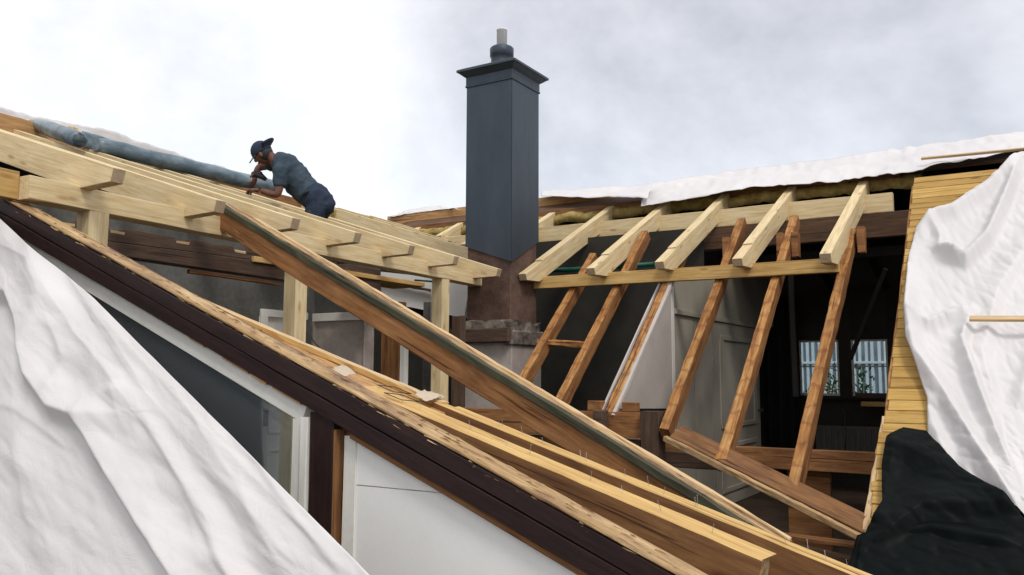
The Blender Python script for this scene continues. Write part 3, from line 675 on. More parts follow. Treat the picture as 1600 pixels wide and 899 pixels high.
# left wing interior
lw = thing('inner_wall', 'dull grey inner wall under the left roof with a cream framed doorway', 'wall', (-6.6, 7.1, FZ))
WY = 7.1
xa, xb = AX(486, 560, 1, WY).x, AX(580, 560, 1, WY).x
zt_ = AX(530, 489, 1, WY).z
box('wall_panel', (-7.0, WY, zt_), (xb + .02, WY + .1, 1.25), 'greywall', lw, 0)
box('frame_head', (xa - .04, WY - .03, zt_ - .09), (xb + .03, WY, zt_), 'white', lw, .004)
box('frame_jamb', (xa - .04, WY - .03, FZ), (xa + .055, WY, zt_ - .09), 'doorpaint', lw, .004, axis=2)
box('frame_jamb', (xb - .08, WY - .03, FZ), (xb + .03, WY, zt_ - .09), 'plaster', lw, .004, axis=2)
box('door_leaf', (xa + .055, WY + .01, FZ), (xb - .08, WY + .04, zt_ - .09), 'plaster', lw, .004, axis=2)
xp0, xp1 = AX(596, 560, 1, WY - .05).x, AX(622, 560, 1, WY - .05).x
box('post', (xp0, WY - .05, FZ), (xp1, WY + .07, .78), 'old', lw, .004, axis=2)
box('trim', (xp1 + .005, WY - .02, FZ), (xp1 + .055, WY + .05, .70), 'white', lw, .003, axis=2)
box('inner_panel', (xp1 + .06, WY + .3, FZ), (xp1 + .30, WY + .34, .8), 'greywall', lw, .003, axis=2)
xq = AX(706, 560, 1, 7.25).x
box('post', (xq, 7.25, FZ), (xq + .10, 7.35, .62), 'weathered', lw, .004, axis=2)
lx = thing('cross_wall', 'dark grey wall at the left behind the notched beams, with a white door', 'wall', (-7.0, 5, FZ))
dy0, dy1 = AX(405, 560, 0, -7.0).y, AX(475, 560, 0, -7.0).y
box('wall_panel', (-7.1, 2.7, FZ), (-7.0, dy0, 1.55), 'greywall', lx, 0)
box('wall_panel', (-7.1, dy0, .62), (-7.0, 7.1, 1.55), 'greywall', lx, 0)
box('wall_panel', (-7.1, dy1, FZ), (-7.0, 7.1, .62), 'greywall', lx, 0)
dl = thing('door', 'white panelled inner door half hidden by the second new post', 'door', (-7, dy0, FZ))
box('leaf', (-7.03, dy0 + .005, FZ + .01), (-6.985, dy1 - .005, .615), 'white', dl, .004, axis=2)
box('frame', (-6.985, dy0 - .03, FZ), (-6.95, dy0 + .055, .62), 'white', dl, .004, axis=2)
box('frame', (-6.985, dy0 - .03, .62), (-6.95, dy1, .70), 'white', dl, .004, axis=1)
for z0, z1 in ((-.05, .42), (-.62, -.2), (-1.35, -.78)):
    box('moulding', (-6.985, dy0 + .13, z0), (-6.968, dy1 - .12, z0 + .03), 'white', dl, .004, axis=1); box('moulding', (-6.985, dy0 + .13, z1 - .03), (-6.968, dy1 - .12, z1), 'white', dl, .004, axis=1)
    box('moulding', (-6.985, dy0 + .13, z0 + .03), (-6.968, dy0 + .16, z1 - .03), 'white', dl, .004, axis=2)
hq = AX(414, 655, 0, -6.95)
box('handle', (-6.95, hq.y - .02, hq.z - .07), (-6.93, hq.y + .02, hq.z + .09), 'iron', dl, .006, axis=2)
# upper wall behind the third post; its sky-lit band painted as a white slab
uw = thing('upper_wall', 'white wall strip with sky light put into its tone, below the plate, left of the chimney', 'wall', (-6.5, 8.6, .8))
uy = 8.55
slab('plaster', [AX(520, 445, 1, uy), AX(540, 470, 1, uy), AX(640, 480, 1, uy), AX(725, 497, 1, uy), AX(735, 440, 1, uy), AX(560, 421, 1, uy)], V((0, -1, 0)), .1, 'whitewall', uw, 0)
box('lower_wall', (-9, uy + .12, FZ), (-5.45, uy + .2, 1.3), 'darkwall', uw, 0)
beam('wall_plate', AX(540, 424, 1, uy - .06), AX(690, 455, 1, uy - .06), .05, .035, 'weathered', uw, jit=.006, seg=.1)
gp = tube('green_pipe', [AX(648, 438, 1, 8.3), AX(690, 441, 1, 8.3)], .012, 'greenpipe', None, 8); props(gp, 'green plastic pipe under the plate just left of the chimney', 'pipe')
gp = tube('green_pipe', [AX(862, 423, 1, 9.0), AX(900, 421, 1, 9.0), AX(1022, 413, 1, 9.0)], .028, 'greenpipe', None, 10); props(gp, 'green plastic pipe behind the yellow plate, right of the chimney', 'pipe')
cb = tube('cable', [AX(674, 452, 1, 7.3), AX(673, 520, 1, 7.3), AX(676, 590, 1, 7.3), AX(674, 650, 1, 7.3)], .005, 'plaster', None, 5); props(cb, 'thin cable hanging in the dark opening by the third post', 'cable')
cb = tube('cable', [AX(482, 518, 0, -4.9), AX(489, 532, 0, -4.9), AX(500, 545, 0, -4.9)], .004, 'iron', None, 5); props(cb, 'short dark cable sticking out of the second post', 'cable')
cb = tube('cable', [AX(1318, 640, 1, 12.4), AX(1322, 680, 1, 12.4), AX(1318, 730, 1, 12.4)], .008, 'iron', None, 5); props(cb, 'dark cable hanging under the small windows', 'cable')
# ================================================================ NOTCHED OLD BEAMS
XN = -6.0
nbm = thing('notched_beam', 'pair of old weathered beams with sawn notches, behind the first two new posts', 'beam', (XN, 4.5, 1.0))
y0, y1 = 2.75, 7.0
def lin(pa_, pb_):
    A_, B_ = AX(*pa_, 0, XN + .07), AX(*pb_, 0, XN + .07); return lambda y: A_.z + (B_.z - A_.z) * (y - A_.y) / (B_.y - A_.y)
zt1, zc, zb1 = lin((193, 357), (428, 395)), lin((174, 377), (438, 411)), lin((174, 398), (438, 437))
mN = Matrix((V((0, 1, 0)), V((-1, 0, 0)), V((0, 0, 1)))).transposed().to_4x4(); mN.translation = V((XN, 0, 0))
prism('lower_beam', [(y0, zb1(y0)), (y1, zb1(y1)), (y1, zc(y1) - .004), (y0, zc(y0) - .004)], .14, mN, 'weathered', nbm, .006)
pts = [(y0, zt1(y0))]
notch = [AX(px, 365, 0, XN + .07).y for px in (105, 185, 288, 378, 440)] + [6.4]
for c in notch:
    wN, dN = .16, .045
    pts += [(c - wN / 2, zt1(c) + random.uniform(-.008, .008)), (c - wN / 2 + .02, zt1(c) - dN), (c + wN / 2 - .02, zt1(c) - dN), (c + wN / 2, zt1(c) + .004)]
pts += [(y1, zt1(y1))]
prism('upper_beam', [(y1, zc(y1))] + pts[::-1] + [(y0, zc(y0))], .12, mN, 'weathered', nbm, .003)
for c in notch[:5]: box('cut_face', (XN - .055, c - .058, zt1(c) - .046), (XN + .0615, c + .058, zt1(c) - .028), 'fresh', nbm, .003, axis=1, jit=.003)
beam('lath', (XN + .02, 4.6, zb1(4.6) - .02), (XN + .02, 5.6, zb1(5.6) - .02), .04, .03, 'old', nbm, jit=.004)
# ================================================================ GABLE WALL WITH THE DARK VERGE BEAM
GY = 2.60
gw = thing('gable_wall', 'near gable wall with white framed window under a dark stained sloping beam', 'wall', (-2.5, GY, GZ))
def G(px, py, dy=0.0): return AX(px, py, 1, GY + dy)
ta, tb = G(0, 308), G(1060, 899)
d = (tb - ta).normalized(); ta2 = ta - d * 2.2; tb2 = tb + d * 1.2
tn = d.cross(V((0, 1, 0))); tn = tn if tn.z > 0 else -tn
hb0 = abs((G(200, 460) - ta).dot(tn)); hb1 = abs((G(900, 899) - ta).dot(tn)); HB = (hb0 + hb1) / 2
print('verge depth', hb0, hb1)
# three stained boards make up the face, as the grooves show; worn light top edge
vb = beam('verge_beam', ta2 + V((0, .055, 0)), tb2 + V((0, .055, 0)), .10, HB, 'dark', gw, up=(0, 0, 1), jit=.0025, cham=.005, seg=.12, topmat='weath_top')
for k, (z0, th) in enumerate(((0.0, .5), (.5, .5))):
    a = ta2 - tn * HB * z0 + V((0, -.008, 0)); b = tb2 - tn * HB * z0 + V((0, -.008, 0))
    beam('verge_board', a - tn * (.006 if k == 0 else .004), b - tn * (.006 if k == 0 else .004), .018, HB * th - .008, 'dark', gw, jit=.001, cham=.002, seg=.25)
# sun-worn cap strip with ragged lower edge, lying on the beam
beam('top_strip', ta2 + tn * .012 + V((0, .05, 0)), tb2 + tn * .012 + V((0, .05, 0)), .118, .014, 'weath_top', gw, jit=.0011, cham=.004, seg=.06, up=(0, 0, 1))
# white raking trim under the beam over the window
n_ = -tn
def under(px0, px1, off, h, mat, name, w=.05, y=0.0, lab=None):
    """piece following the underside of the verge between two columns of the photo"""
    def at(px):
        # intersection of column with underside line
        lo_, hi_ = 200.0, 1400.0
        for _ in range(40):
            mid = (lo_ + hi_) / 2
            v = (G(px, mid) - ta).dot(tn) + HB + off
            if v > 0: lo_ = mid
            else: hi_ = mid
        return G(px, lo_)
    a, b = at(px0), at(px1)
    return beam(name, a + V((0, y + w / 2, 0)), b + V((0, y + w / 2, 0)), w, h, mat, gw, jit=.001, cham=.003, label=lab)
under(20, 137, .006, .085, 'white', 'raking_trim', .04, .015)
wn = under(138, 476, .006, .072, 'white', 'window', .05, .01); 
xs0, xs1 = G(456, 700).x, G(482, 700).x
beam('window_jamb', V((xs1 - .075, GY + .03, -1.2)), V((xs1 - .075, GY + .03, G(470, 655).z)), .055, .05, 'white', gw, up=(0, 1, 0), anchor='c')
beam('window_jamb', V((xs1 - .022, GY + .02, -1.2)), V((xs1 - .022, GY + .02, G(480, 652).z)), .042, .06, 'white', gw, up=(0, 1, 0), anchor='c')
slab('pane', [G(138, 455, .035), G(465, 655, .035), G(465, 899, .035), G(138, 899, .035)], V((0, -1, 0)), .004, 'glass_veiled', gw, 0)
# dark post with orange-brown arris, then the white boarded wall
p0, p1 = G(484, 700).x, G(525, 700).x
beam('corner_post', V(((p0 + p1) / 2 - .005, GY + .05, GZ)), V(((p0 + p1) / 2 - .005, GY + .05, G(505, 652).z + .02)), (p1 - p0) - .012, .10, 'dark', gw, up=(0, 1, 0), anchor='c', jit=.002)
box('post_edge', (p1 - .012, GY + .0, GZ), (p1, GY + .10, G(522, 672).z - .0), 'side', gw, .002, axis=2)
q0, q1 = G(529, 700).x, G(549, 700).x
beam('trim_board', V(((q0 + q1) / 2, GY + .04, GZ)), V(((q0 + q1) / 2, GY + .04, G(538, 682).z)), .022, q1 - q0, 'white', gw, up=(1, 0, 0), anchor='c')
def zu(x_):                         # height of the underside of the verge beam at x
    o_ = ta - tn * HB; return o_.z + d.z / d.x * (x_ - o_.x)
wx, wz_ = G(551, 757, .035).x, G(551, 757, .035).z
xm = ta.x + 0; xc_ = wx
while zu(xc_) > wz_: xc_ += .01
wy = GY + .035; xe = xc_
while zu(xe) > GZ: xe += .01
slab('wall_sheet', [(wx, wy, zu(wx) - .004), (wx, wy, wz_), (xc_, wy, wz_)], V((0, -1, 0)), .02, 'whitewall', gw, .001)
slab('wall_sheet', [(wx, wy + .002, wz_ - .004), (wx, wy + .002, GZ), (xe, wy + .002, GZ), (xc_, wy + .002, wz_ - .004)], V((0, -1, 0)), .02, 'whitewall', gw, .001)
for u0, u1, uo in ((352, 392, .0), (398, 420, .002), (430, 474, -.001), (300, 322, .0)): under(u0, u1, uo - .012, .016, 'orange', 'splinter', .02, -.012)
under(548, 1000, .004, .022, 'side', 'cover_strip', .03, .0, 'thin brown strip under the dark beam')
# torn slivers of wood left all along the top edge of the verge
bm = bmesh.new(); rs = random.Random(3); og = V(ta)
for i in range(300):
    t = rs.uniform(.2, (tb2 - ta).length); on_top = rs.random() < .55
    c = ta + d * t + (tn * (.0275 - .012) + V((0, rs.uniform(-.004, .10), 0)) if on_top else V((0, -.012, 0)) - tn * abs(rs.gauss(0, .012)))
    l = rs.uniform(.015, .08); wv_ = rs.uniform(.001, .0035); lift_ = rs.uniform(.0, .004)
    ax_ = (d + V((0, rs.gauss(0, .05), 0)) + tn * rs.gauss(0, .04)).normalized(); sd = (ax_.cross(tn) if on_top else tn) * wv_; up_ = (tn if on_top else V((0, -1, 0))) * (.002 + lift_)
    v0, v1, v2, v3 = c - og - sd, c - og + sd, c - og + ax_ * l, c - og + ax_ * l * .5 + up_
    vv = [bm.verts.new(p) for p in (v0, v1, v2, v3)]
    for f in ((0, 1, 3), (1, 2, 3), (2, 0, 3)):
        ff = bm.faces.new([vv[k] for k in f]); ff.material_index = i % 3
o = link('splinters', bm_mesh(bm), Matrix.Translation(og), gw, ['fresh', 'side', 'weath_top']); o['kind'] = 'stuff'
# ================================================================ TIMBERS LYING BESIDE THE VERGE
gB = 'long yellow timbers with nails laid beside the dark beam'
nail_me = None
def nail(parent, p, lean, h=.055):
    global nail_me
    if nail_me is None:
        bm = bmesh.new()
        bmesh.ops.create_cone(bm, segments=6, radius1=.0013, radius2=.0013, depth=.055, cap_ends=True, matrix=Matrix.Translation((0, 0, .0275)))
        bmesh.ops.create_cone(bm, segments=8, radius1=.0038, radius2=.0038, depth=.002, cap_ends=True, matrix=Matrix.Translation((0, 0, .056)))
        nail_me = bm_mesh(bm, 'nail'); nail_me.materials.append(M['steel'])
    o = bpy.data.objects.new('nail', nail_me); COL.objects.link(o); o.parent = parent
    mt = Matrix.Translation(p) @ Matrix.Rotation(lean[0], 4, 'X') @ Matrix.Rotation(lean[1], 4, 'Y') @ Matrix.Scale(h / .055, 4)
    o.matrix_basis = pmat(parent).inverted() @ mt
dirB = V((math.cos(R_(17.2)), 0, -math.sin(R_(17.2))))
def on_B(px, py): return PN(px, py, nB, dB)
def timber(label, pxa, pya, xend, w, h, mat, top, y_off=0.0, drop=0.0, nails=(), skew=0.0, rag=.008):
    a = on_B(pxa, pya); a.z -= drop
    b = a + dirB * ((xend - a.x) / dirB.x) + V((0, skew, 0))
    o = beam('timber', a + V((0, w / 2 + y_off, 0)), b + V((0, w / 2 + y_off, 0)), w, h, mat, None, jit=.0011, cham=.003, seg=.1, topmat=top, rag=rag, endmat='weath_top')
    props(o, label, 'timber', gB)
    for t, dy in nails:
        p = a.lerp(b, t) + V((0, w * dy + y_off, -.004)); nail(o, p, (random.uniform(-.25, .25), random.uniform(-.3, .3)), random.uniform(.026, .045))
    return o
rn = lambda n, lo=.03, hi=.97: [(lo + (hi - lo) * (i + random.uniform(.2, .8)) / n, random.uniform(.35, .65)) for i in range(n)]
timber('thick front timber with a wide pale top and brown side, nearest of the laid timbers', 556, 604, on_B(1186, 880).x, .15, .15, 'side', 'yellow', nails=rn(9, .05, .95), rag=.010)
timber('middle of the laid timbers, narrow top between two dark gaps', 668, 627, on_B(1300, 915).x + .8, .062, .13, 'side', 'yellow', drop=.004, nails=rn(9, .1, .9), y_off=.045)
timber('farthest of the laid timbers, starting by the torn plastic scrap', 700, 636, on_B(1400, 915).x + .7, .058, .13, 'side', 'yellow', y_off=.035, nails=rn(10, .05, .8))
# flat roof board with the long shallow groove between verge and timbers
fb = thing('roof_board', 'flat orange board with torn plastic, tapering up between the dark beam and the thin lath', 'board', on_B(500, 570))
sl = [(300, 470), (540, 600), (560, 606), (700, 640), (690, 622), (600, 585), (480, 531), (330, 472)]
bp = [on_B(*p) - nB * .03 for p in sl]
slab('board_face', bp, nB, .03, 'orange', fb, .002)
a, b = on_B(235, 436), on_B(688, 630)
lt = beam('lath', a + V((0, .03, 0)), b + V((0, .03, 0)), .05, .03, 'yellow', None, jit=.003, cham=.003, seg=.1, topmat='fresh', rag=.01)
props(lt, 'thin split pale lath on the far side of the flat orange board', 'lath')
# plastic scraps
def scrap(label, cx, cy, wpx, hpx):
    A = [(cx - wpx, cy - hpx * .2), (cx - wpx * .2, cy + hpx)]; Bq = [(cx - wpx * .1, cy - hpx), (cx + wpx, cy + hpx * .5)]
    o = cloth('plastic_scrap', A, Bq, lambda x_, y_: PN(x_, y_, nB, dB), nB, [], 'tape', 14, 14, .014, .1, .4, lift=.012, thick=.001); props(o, label, 'plastic scrap')
scrap('crumpled clear plastic scrap near the dark beam', 536, 585, 20, 9)
scrap('long crumpled clear plastic scrap at the end of the thin lath', 670, 622, 24, 8)
for i, (px, py) in enumerate(((590, 606), (600, 618))):
    c = on_B(px, py); c.z += .012
    pts = [c, c + V((.10, .0, -.03)), c + V((.13, .09, -.04)), c + V((.03, .09, -.01)), c]
    o = tube('wire_loop', pts, .0022, 'iron', None, 5); props(o, ('bent rusty wire loop on the boards beside the plastic scrap', 'second bent wire loop, nearer the front timber')[i], 'wire')
# ================================================================ LONG OLD DIAGONAL RAFTER
ra0 = AX(343, 316, 1, 4.05); ra1 = AX(1225, 850, 1, 3.86)
dd = (ra1 - ra0).normalized(); zz = dd.cross(V((0, 1, 0))); zz = zz if zz.z > 0 else -zz
dg = thing('old_rafter', 'long reddish brown old rafter with a green edge, slanting down across the opening', 'rafter', ra0)
H1 = .135
beam('body', ra0 - zz * .042 + V((0, .05, 0)), ra1 - zz * .042 + V((0, .05, 0)), .085, H1, 'old', dg, jit=.003, cham=.005, seg=.15, rag=.006)
beam('green_fillet', ra0 - zz * .010 + V((0, .045, 0)), ra1 - zz * .010 + V((0, .045, 0)), .10, .04, 'green', dg, jit=.003, cham=.003, seg=.1, endmat='new_cut')
beam('top_board', ra0 + V((0, .075, 0)), ra1 + V((0, .075, 0)), .085, .012, 'weath_top', dg, jit=.003, cham=.003, seg=.08, rag=.01)
beam('top_board', ra0 + zz * .010 + V((0, .10, 0)) + dd * .3, ra1 + zz * .010 + V((0, .10, 0)), .035, .012, 'fresh', dg, jit=.003, cham=.003, seg=.08, rag=.01)
# ================================================================ LEFT TARP
nt_ = V((0, -.95, .316)).normalized(); dt_ = nt_.dot(V((-4.9, 2.50, .85)))
bl = lambda x_, y_: PN(x_, y_, nt_, dt_)
FL = [([(30, 340), (70, 420), (125, 520), (200, 610), (262, 700), (330, 800), (370, 899), (400, 980)], 0.0310, 34, 20),
      ([(-60, 470), (0, 458), (28, 462), (50, 520), (62, 590), (95, 640), (138, 655), (175, 720), (225, 800), (290, 899), (330, 980)], 0.0744, 14, 48),
      ([(-60, 380), (10, 385), (60, 410), (85, 470), (60, 540), (52, 590)], 0.0279, 20, 26),
      ([(150, 500), (215, 590), (300, 690), (400, 800), (480, 899)], 0.0186, 26, 30),
      ([(20, 560), (30, 680), (70, 800), (90, 899)], 0.0155, 30, 26),
      ([(130, 655), (200, 650), (190, 600)], 0.0248, 22, 26),
      ([(300, 640), (380, 760), (450, 899)], 0.0136, 24, 18),
      ([(0, 700), (60, 740), (150, 860)], 0.0112, 22, 30),
      ([(150, 480), (260, 600), (400, 745), (560, 910)], 0.0074, 9, 14), ([(230, 640), (300, 760), (380, 920)], 0.0099, 8, 16), ([(100, 420), (190, 540), (240, 620)], 0.0087, 9, 14),
      ([(90, 500), (110, 560), (90, 620)], 0.0124, 8, 14), ([(60, 600), (30, 700), (50, 820)], 0.0062, 8, 14), ([(-40, 620), (30, 640), (110, 700)], 0.0074, 7, 16), ([(380, 690), (470, 810), (540, 905)], 0.0062, 8, 12)]
cloth('white_tarp', [(-260, 190), (-260, 500), (-260, 1050)], [(0, 341), (150, 468), (350, 668), (585, 905), (680, 1050)], bl, nt_, FL, 'tarp', 230, 260, .005, .006, .95,
      'large creased white sheet hanging over the gable in the bottom left corner', 'tarp', facet=.006)
beam('edge_lath', AX(137, 466, 1, 2.53), AX(440, 770, 1, 2.40), .03, .02, 'grey_wood', None, jit=.002)
props(bpy.data.objects['edge_lath.001'] if 'edge_lath.001' in bpy.data.objects else bpy.data.objects['edge_lath'], 'grey weathered lath along the right edge of the bottom left sheet', 'lath')
# ================================================================ RIGHT TARP over the sheathing
bo = lambda x_, y_: PN(x_, y_, nO, dO + .03)
FR = [([(1600, 243), (1545, 300), (1490, 335), (1455, 345), (1432, 372)], 0.102, 17, 10),
      ([(1596, 255), (1572, 320), (1545, 380), (1510, 415), (1468, 398)], 0.145, 14, 9),
      ([(1455, 345), (1470, 375), (1470, 395), (1500, 418)], 0.072, 9, 10),
      ([(1415, 500), (1450, 512), (1500, 495), (1518, 490)], 0.087, 11, 12),
      ([(1420, 420), (1418, 500), (1430, 560), (1475, 625), (1520, 700), (1560, 760), (1600, 820)], 0.131, 16, 18),
      ([(1518, 495), (1505, 545), (1530, 620), (1570, 720), (1600, 790)], 0.123, 14, 9),
      ([(1640, 330), (1600, 400), (1560, 460), (1535, 560), (1560, 650)], 0.072, 27, 12),
      ([(1660, 500), (1620, 560), (1590, 640)], 0.072, 19, 15), ([(1450, 620), (1455, 660), (1480, 720)], 0.043, 8, 12)]
cloth('white_tarp', [(1602, 243), (1540, 295), (1494, 326), (1458, 340), (1432, 362), (1420, 400), (1418, 445), (1415, 500), (1417, 540), (1436, 590), (1450, 630), (1450, 690), (1500, 738), (1560, 785), (1600, 812), (1640, 850)],
      [(1800, 220), (1800, 500), (1800, 900)], bo, nO, FR, 'tarp', 170, 320, .008, .013, .9, 'white sheet bunched in folds down the right edge over the yellow boards', 'tarp', facet=.019)
def batten(p0, p1, w, h, n, label):
    o = beam('batten', p0, p1, w, h, 'fresh', None, up=tuple(n), anchor='bottom', jit=.001, cham=.002); props(o, label, 'batten', 'battens holding down the white sheets')
b0 = PN(1515, 500, nO, dO + .17); b1 = PN(1700, 501, nO, dO + .17)
batten(b0, b1, .05, .025, nO, 'short pale batten nailed across the bunched white sheet at the right edge')
# black sheet at the bottom right
bb = lambda x_, y_: PN(x_, y_, nO, dO + .055)
FB = [([(1392, 690), (1440, 720), (1500, 745), (1600, 800)], .05, 18, 26), ([(1370, 850), (1440, 800), (1520, 795), (1600, 800)], .08, 14, 40),
      ([(1400, 680), (1385, 760), (1370, 830)], .03, 16, 16), ([(1450, 690), (1470, 760), (1440, 800)], .02, 26, 26)]
cloth('black_sheet', [(1412, 671), (1386, 686), (1378, 730), (1380, 790), (1356, 830), (1345, 850), (1335, 899), (1330, 1000)], [(1448, 676), (1500, 738), (1575, 792), (1600, 812), (1800, 1000)][0:1] + [(1500, 738), (1575, 792), (1602, 815), (1680, 880), (1760, 1000)],
      bb, nO, FB, 'btarp', 90, 130, .012, .010, .3, 'torn black plastic sheet in the bottom right corner', 'plastic sheet', facet=.02)
cloth('black_sheet', [(1340, 838), (1320, 899), (1310, 1000)], [(1602, 800), (1700, 880), (1760, 1000)], lambda x_, y_: PN(x_, y_, nO, dO + .03), nO, [([(1345, 850), (1450, 830), (1600, 860)], .06, 10, 20)], 'btarp', 60, 60, .015, .010, .2, 'lower black plastic sheet spreading under the torn one', 'plastic sheet')
# ================================================================ RIDGE SHEETS
br_ = lambda x_, y_: PN(x_, y_, nR, dR + .05)
cloth('white_tarp', [(1002, 326), (1200, 298), (1400, 277), (1500, 262), (1620, 236), (1760, 205)], [(1012, 289), (1200, 264), (1400, 238), (1500, 225), (1620, 205), (1760, 178)], br_, nR, [([(1005, 320), (1200, 300), (1400, 279), (1620, 240)], .03, 8, 8), ([(1040, 300), (1200, 285), (1400, 262), (1600, 226)], .03, 9, 9)], 'tarp', 16, 260, .03, .014, -.12,
      'long white sheet strip laid along the right ridge above the new rafters', 'tarp', fine=.5, facet=.03)
cloth('white_tarp', [(846, 309), (900, 309), (960, 309), (1012, 310)], [(846, 300), (900, 298), (960, 293), (1020, 287)], lambda x_, y_: PN(x_, y_, nR, dR + .17), nR, [], 'tarp', 8, 60, .03, .02, 0, 'narrow end of white sheet on the ridge just right of the chimney', 'tarp')
cloth('white_tarp', [(608, 341), (640, 336), (700, 329), (722, 330)], [(612, 338), (640, 331), (668, 327), (690, 325)], lambda x_, y_: PN(x_, y_, nR, dR + .12), nR, [], 'tarp', 8, 40, .05, .03, 0, 'scrap of white sheet on the brown ridge board left of the chimney', 'tarp')
batten(PN(1440, 250, nR, dR + .17), PN(1760, 220, nR, dR + .17), .045, .025, nR, 'long pale batten lying on the white ridge sheet at the top right')
# left ridge sheet and rolls
bq = lambda x_, y_: PN(x_, y_, nL, dL + .06)
RXP = lambda px, py, x: AX(px, py, 0, x)
rs = cloth('white_tarp', [(-60, 190), (60, 212), (160, 236), (260, 258), (380, 290)], [(-60, 158), (40, 178), (160, 204), (260, 236), (380, 275)], lambda x_, y_: AX(x_, y_, 0, -8.9), V((.3, 0, .95)), [], 'tarp', 10, 120, .03, .03, .25, 'white sheet along the left ridge behind the blue grey roll', 'tarp')
a, b = RXP(150, 226, -8.35), RXP(428, 293, -8.35)
pts = [a.lerp(b, k / 30) + V((0, 0, .015 * noise.noise(V((k * .2, 3, 1))))) for k in range(31)]
rl = thing('membrane_roll', 'long blue grey roll of membrane lying along the left ridge up to the worker', 'roll', a)
tube('roll', pts, [.07, .084] + [.09 + .008 * noise.noise(V((k * .35, 0, 0))) for k in range(29)], 'film', rl, 20)
cloth('loose_flap', [(128, 205), (160, 214), (205, 230)], [(130, 232), (160, 238), (205, 246)], lambda x_, y_: AX(x_, y_, 0, -8.5), V((1, 0, 0)), [], 'film', 6, 24, .02, .05, .2, parent=rl)
a, b = RXP(48, 191, -8.9), RXP(124, 219, -7.3)
r2 = thing('membrane_roll', 'short tapering blue grey roll with an open end, at the upper left', 'roll', a)
bm = bmesh.new(); prof = []
D_ = (b - a); lnr = D_.length
tube('roll', [a, a.lerp(b, .2), a.lerp(b, .5), a.lerp(b, .8), b, b, a.lerp(b, .85)], [.025, .06, .078, .076, .072, .060, .050], 'film', r2, 20)
tube('end_shade', [a.lerp(b, .9), a.lerp(b, .93)], .05, 'tool', r2, 16)  # dark disc standing in for the shade inside the open end
for px, py in ((108, 203), (178, 224)):
    c = RXP(px, py, -8.75)
    o = box('block', c - V((.09, .05, .05)), c + V((.09, .05, .018)), 'new', lf, .006)
# boards along the top left edge
lb = beam('ridge_board', RXP(-200, 124, -8.6), RXP(130, 212, -8.6), .04, .22, 'orange', None); props(lb, 'orange brown board at the top left corner of the roof', 'board')
# insulation lump right of the worker
il = crust('insulation_lump', RXP(532, 338, -8.4) + V((-.1, -.2, -.16)), RXP(575, 340, -8.4) + V((.1, .35, -.03)), 'insul', None, .05, 6)
props(il, 'yellow insulation lump at the ridge right of the worker', 'insulation')
# ================================================================ DEBRIS on the floor of the open room
dg_ = 'broken boards heaped on the floor of the open room'
rb_ = random.Random(5)
for i in range(16):
    c = V((rb_.uniform(-2.7, -1.2), rb_.uniform(4.9, 7.0), -1.45 + .05 * (i % 6))); an = rb_.uniform(-.5, .5) + (0 if i % 3 else 1.2); ln = rb_.uniform(.7, 1.7)
    dv = V((math.cos(an), math.sin(an), rb_.uniform(-.06, .06))) * ln / 2
    o = beam('broken_board', c - dv, c + dv, rb_.uniform(.09, .16), .025, 'old' if i % 2 else 'brown', None, jit=.003, cham=.003, seg=.2, rag=.03); props(o, 'dusty broken brown board in the heap below the steep rafters', 'board', dg_)
# ================================================================ WORKER
DP = 8.75                                    # distance of the worker along the view axis
fwd = CAM_R.to_3x3() @ V((0, 0, -1)); rgt = CAM_R.to_3x3() @ V((1, 0, 0))
def D(px, py, off=0.0):
    r = ray(px, py) / FPX; return r * (DP + off)
pr = thing('person', 'worker in blue grey shirt, dark trousers and cap bent over the left ridge', 'person', D(505, 330))
def skin(name, verts, edges, mat, parent, sub=2, root=0):
    o0 = V(verts[0][0]); me = bpy.data.meshes.new(name); me.from_pydata([V(v[0]) - o0 for v in verts], edges, [])
    o = link(name, me, Matrix.Translation(o0), parent, [mat])
    md = o.modifiers.new('skin', 'SKIN'); md.use_smooth_shade = True
    for i, v in enumerate(verts):
        r = v[1] if isinstance(v[1], tuple) else (v[1], v[1]); me.skin_vertices[0].data[i].radius = r
    me.skin_vertices[0].data[root].use_root = True
    s_ = o.modifiers.new('sub', 'SUBSURF'); s_.levels = s_.render_levels = sub
    return o
# body: one continuous figure (pelvis root, spine, neck, head, two arms, two legs)
pel = D(497, 312); ab = D(480, 288); chs = D(458, 268); upc = D(440, 257); nk = D(426, 247); hd0 = D(415, 241, -.02); hd1 = D(409, 238, -.02)
shN = D(440, 268, -.17); elN = D(434, 306, -.22); wrN = D(407, 298, -.14)
shF = D(430, 256, .17); elF = D(404, 262, .22); wrF = D(399, 272, .10)
hipN = D(496, 322, -.1); knN = D(474, 366, -.14); anN = D(516, 398, -.14); hipF = D(508, 320, .1); knF = D(488, 360, .12); anF = D(524, 394, .12)
bv = [(pel, .09), (ab, .08), (chs, .095), (upc, .085), (nk, .055), (hd0, .075), (hd1, .088),
      (shN, .06), (elN, .043), (wrN, .03), (shF, .055), (elF, .042), (wrF, .03),
      (hipN, .085), (knN, .055), (anN, .04), (hipF, .085), (knF, .055), (anF, .04)]
be_ = [(0, 1), (1, 2), (2, 3), (3, 4), (4, 5), (5, 6), (3, 7), (7, 8), (8, 9), (3, 10), (10, 11), (11, 12), (0, 13), (13, 14), (14, 15), (0, 16), (16, 17), (17, 18)]
body = skin('body', bv, be_, 'skin', pr)
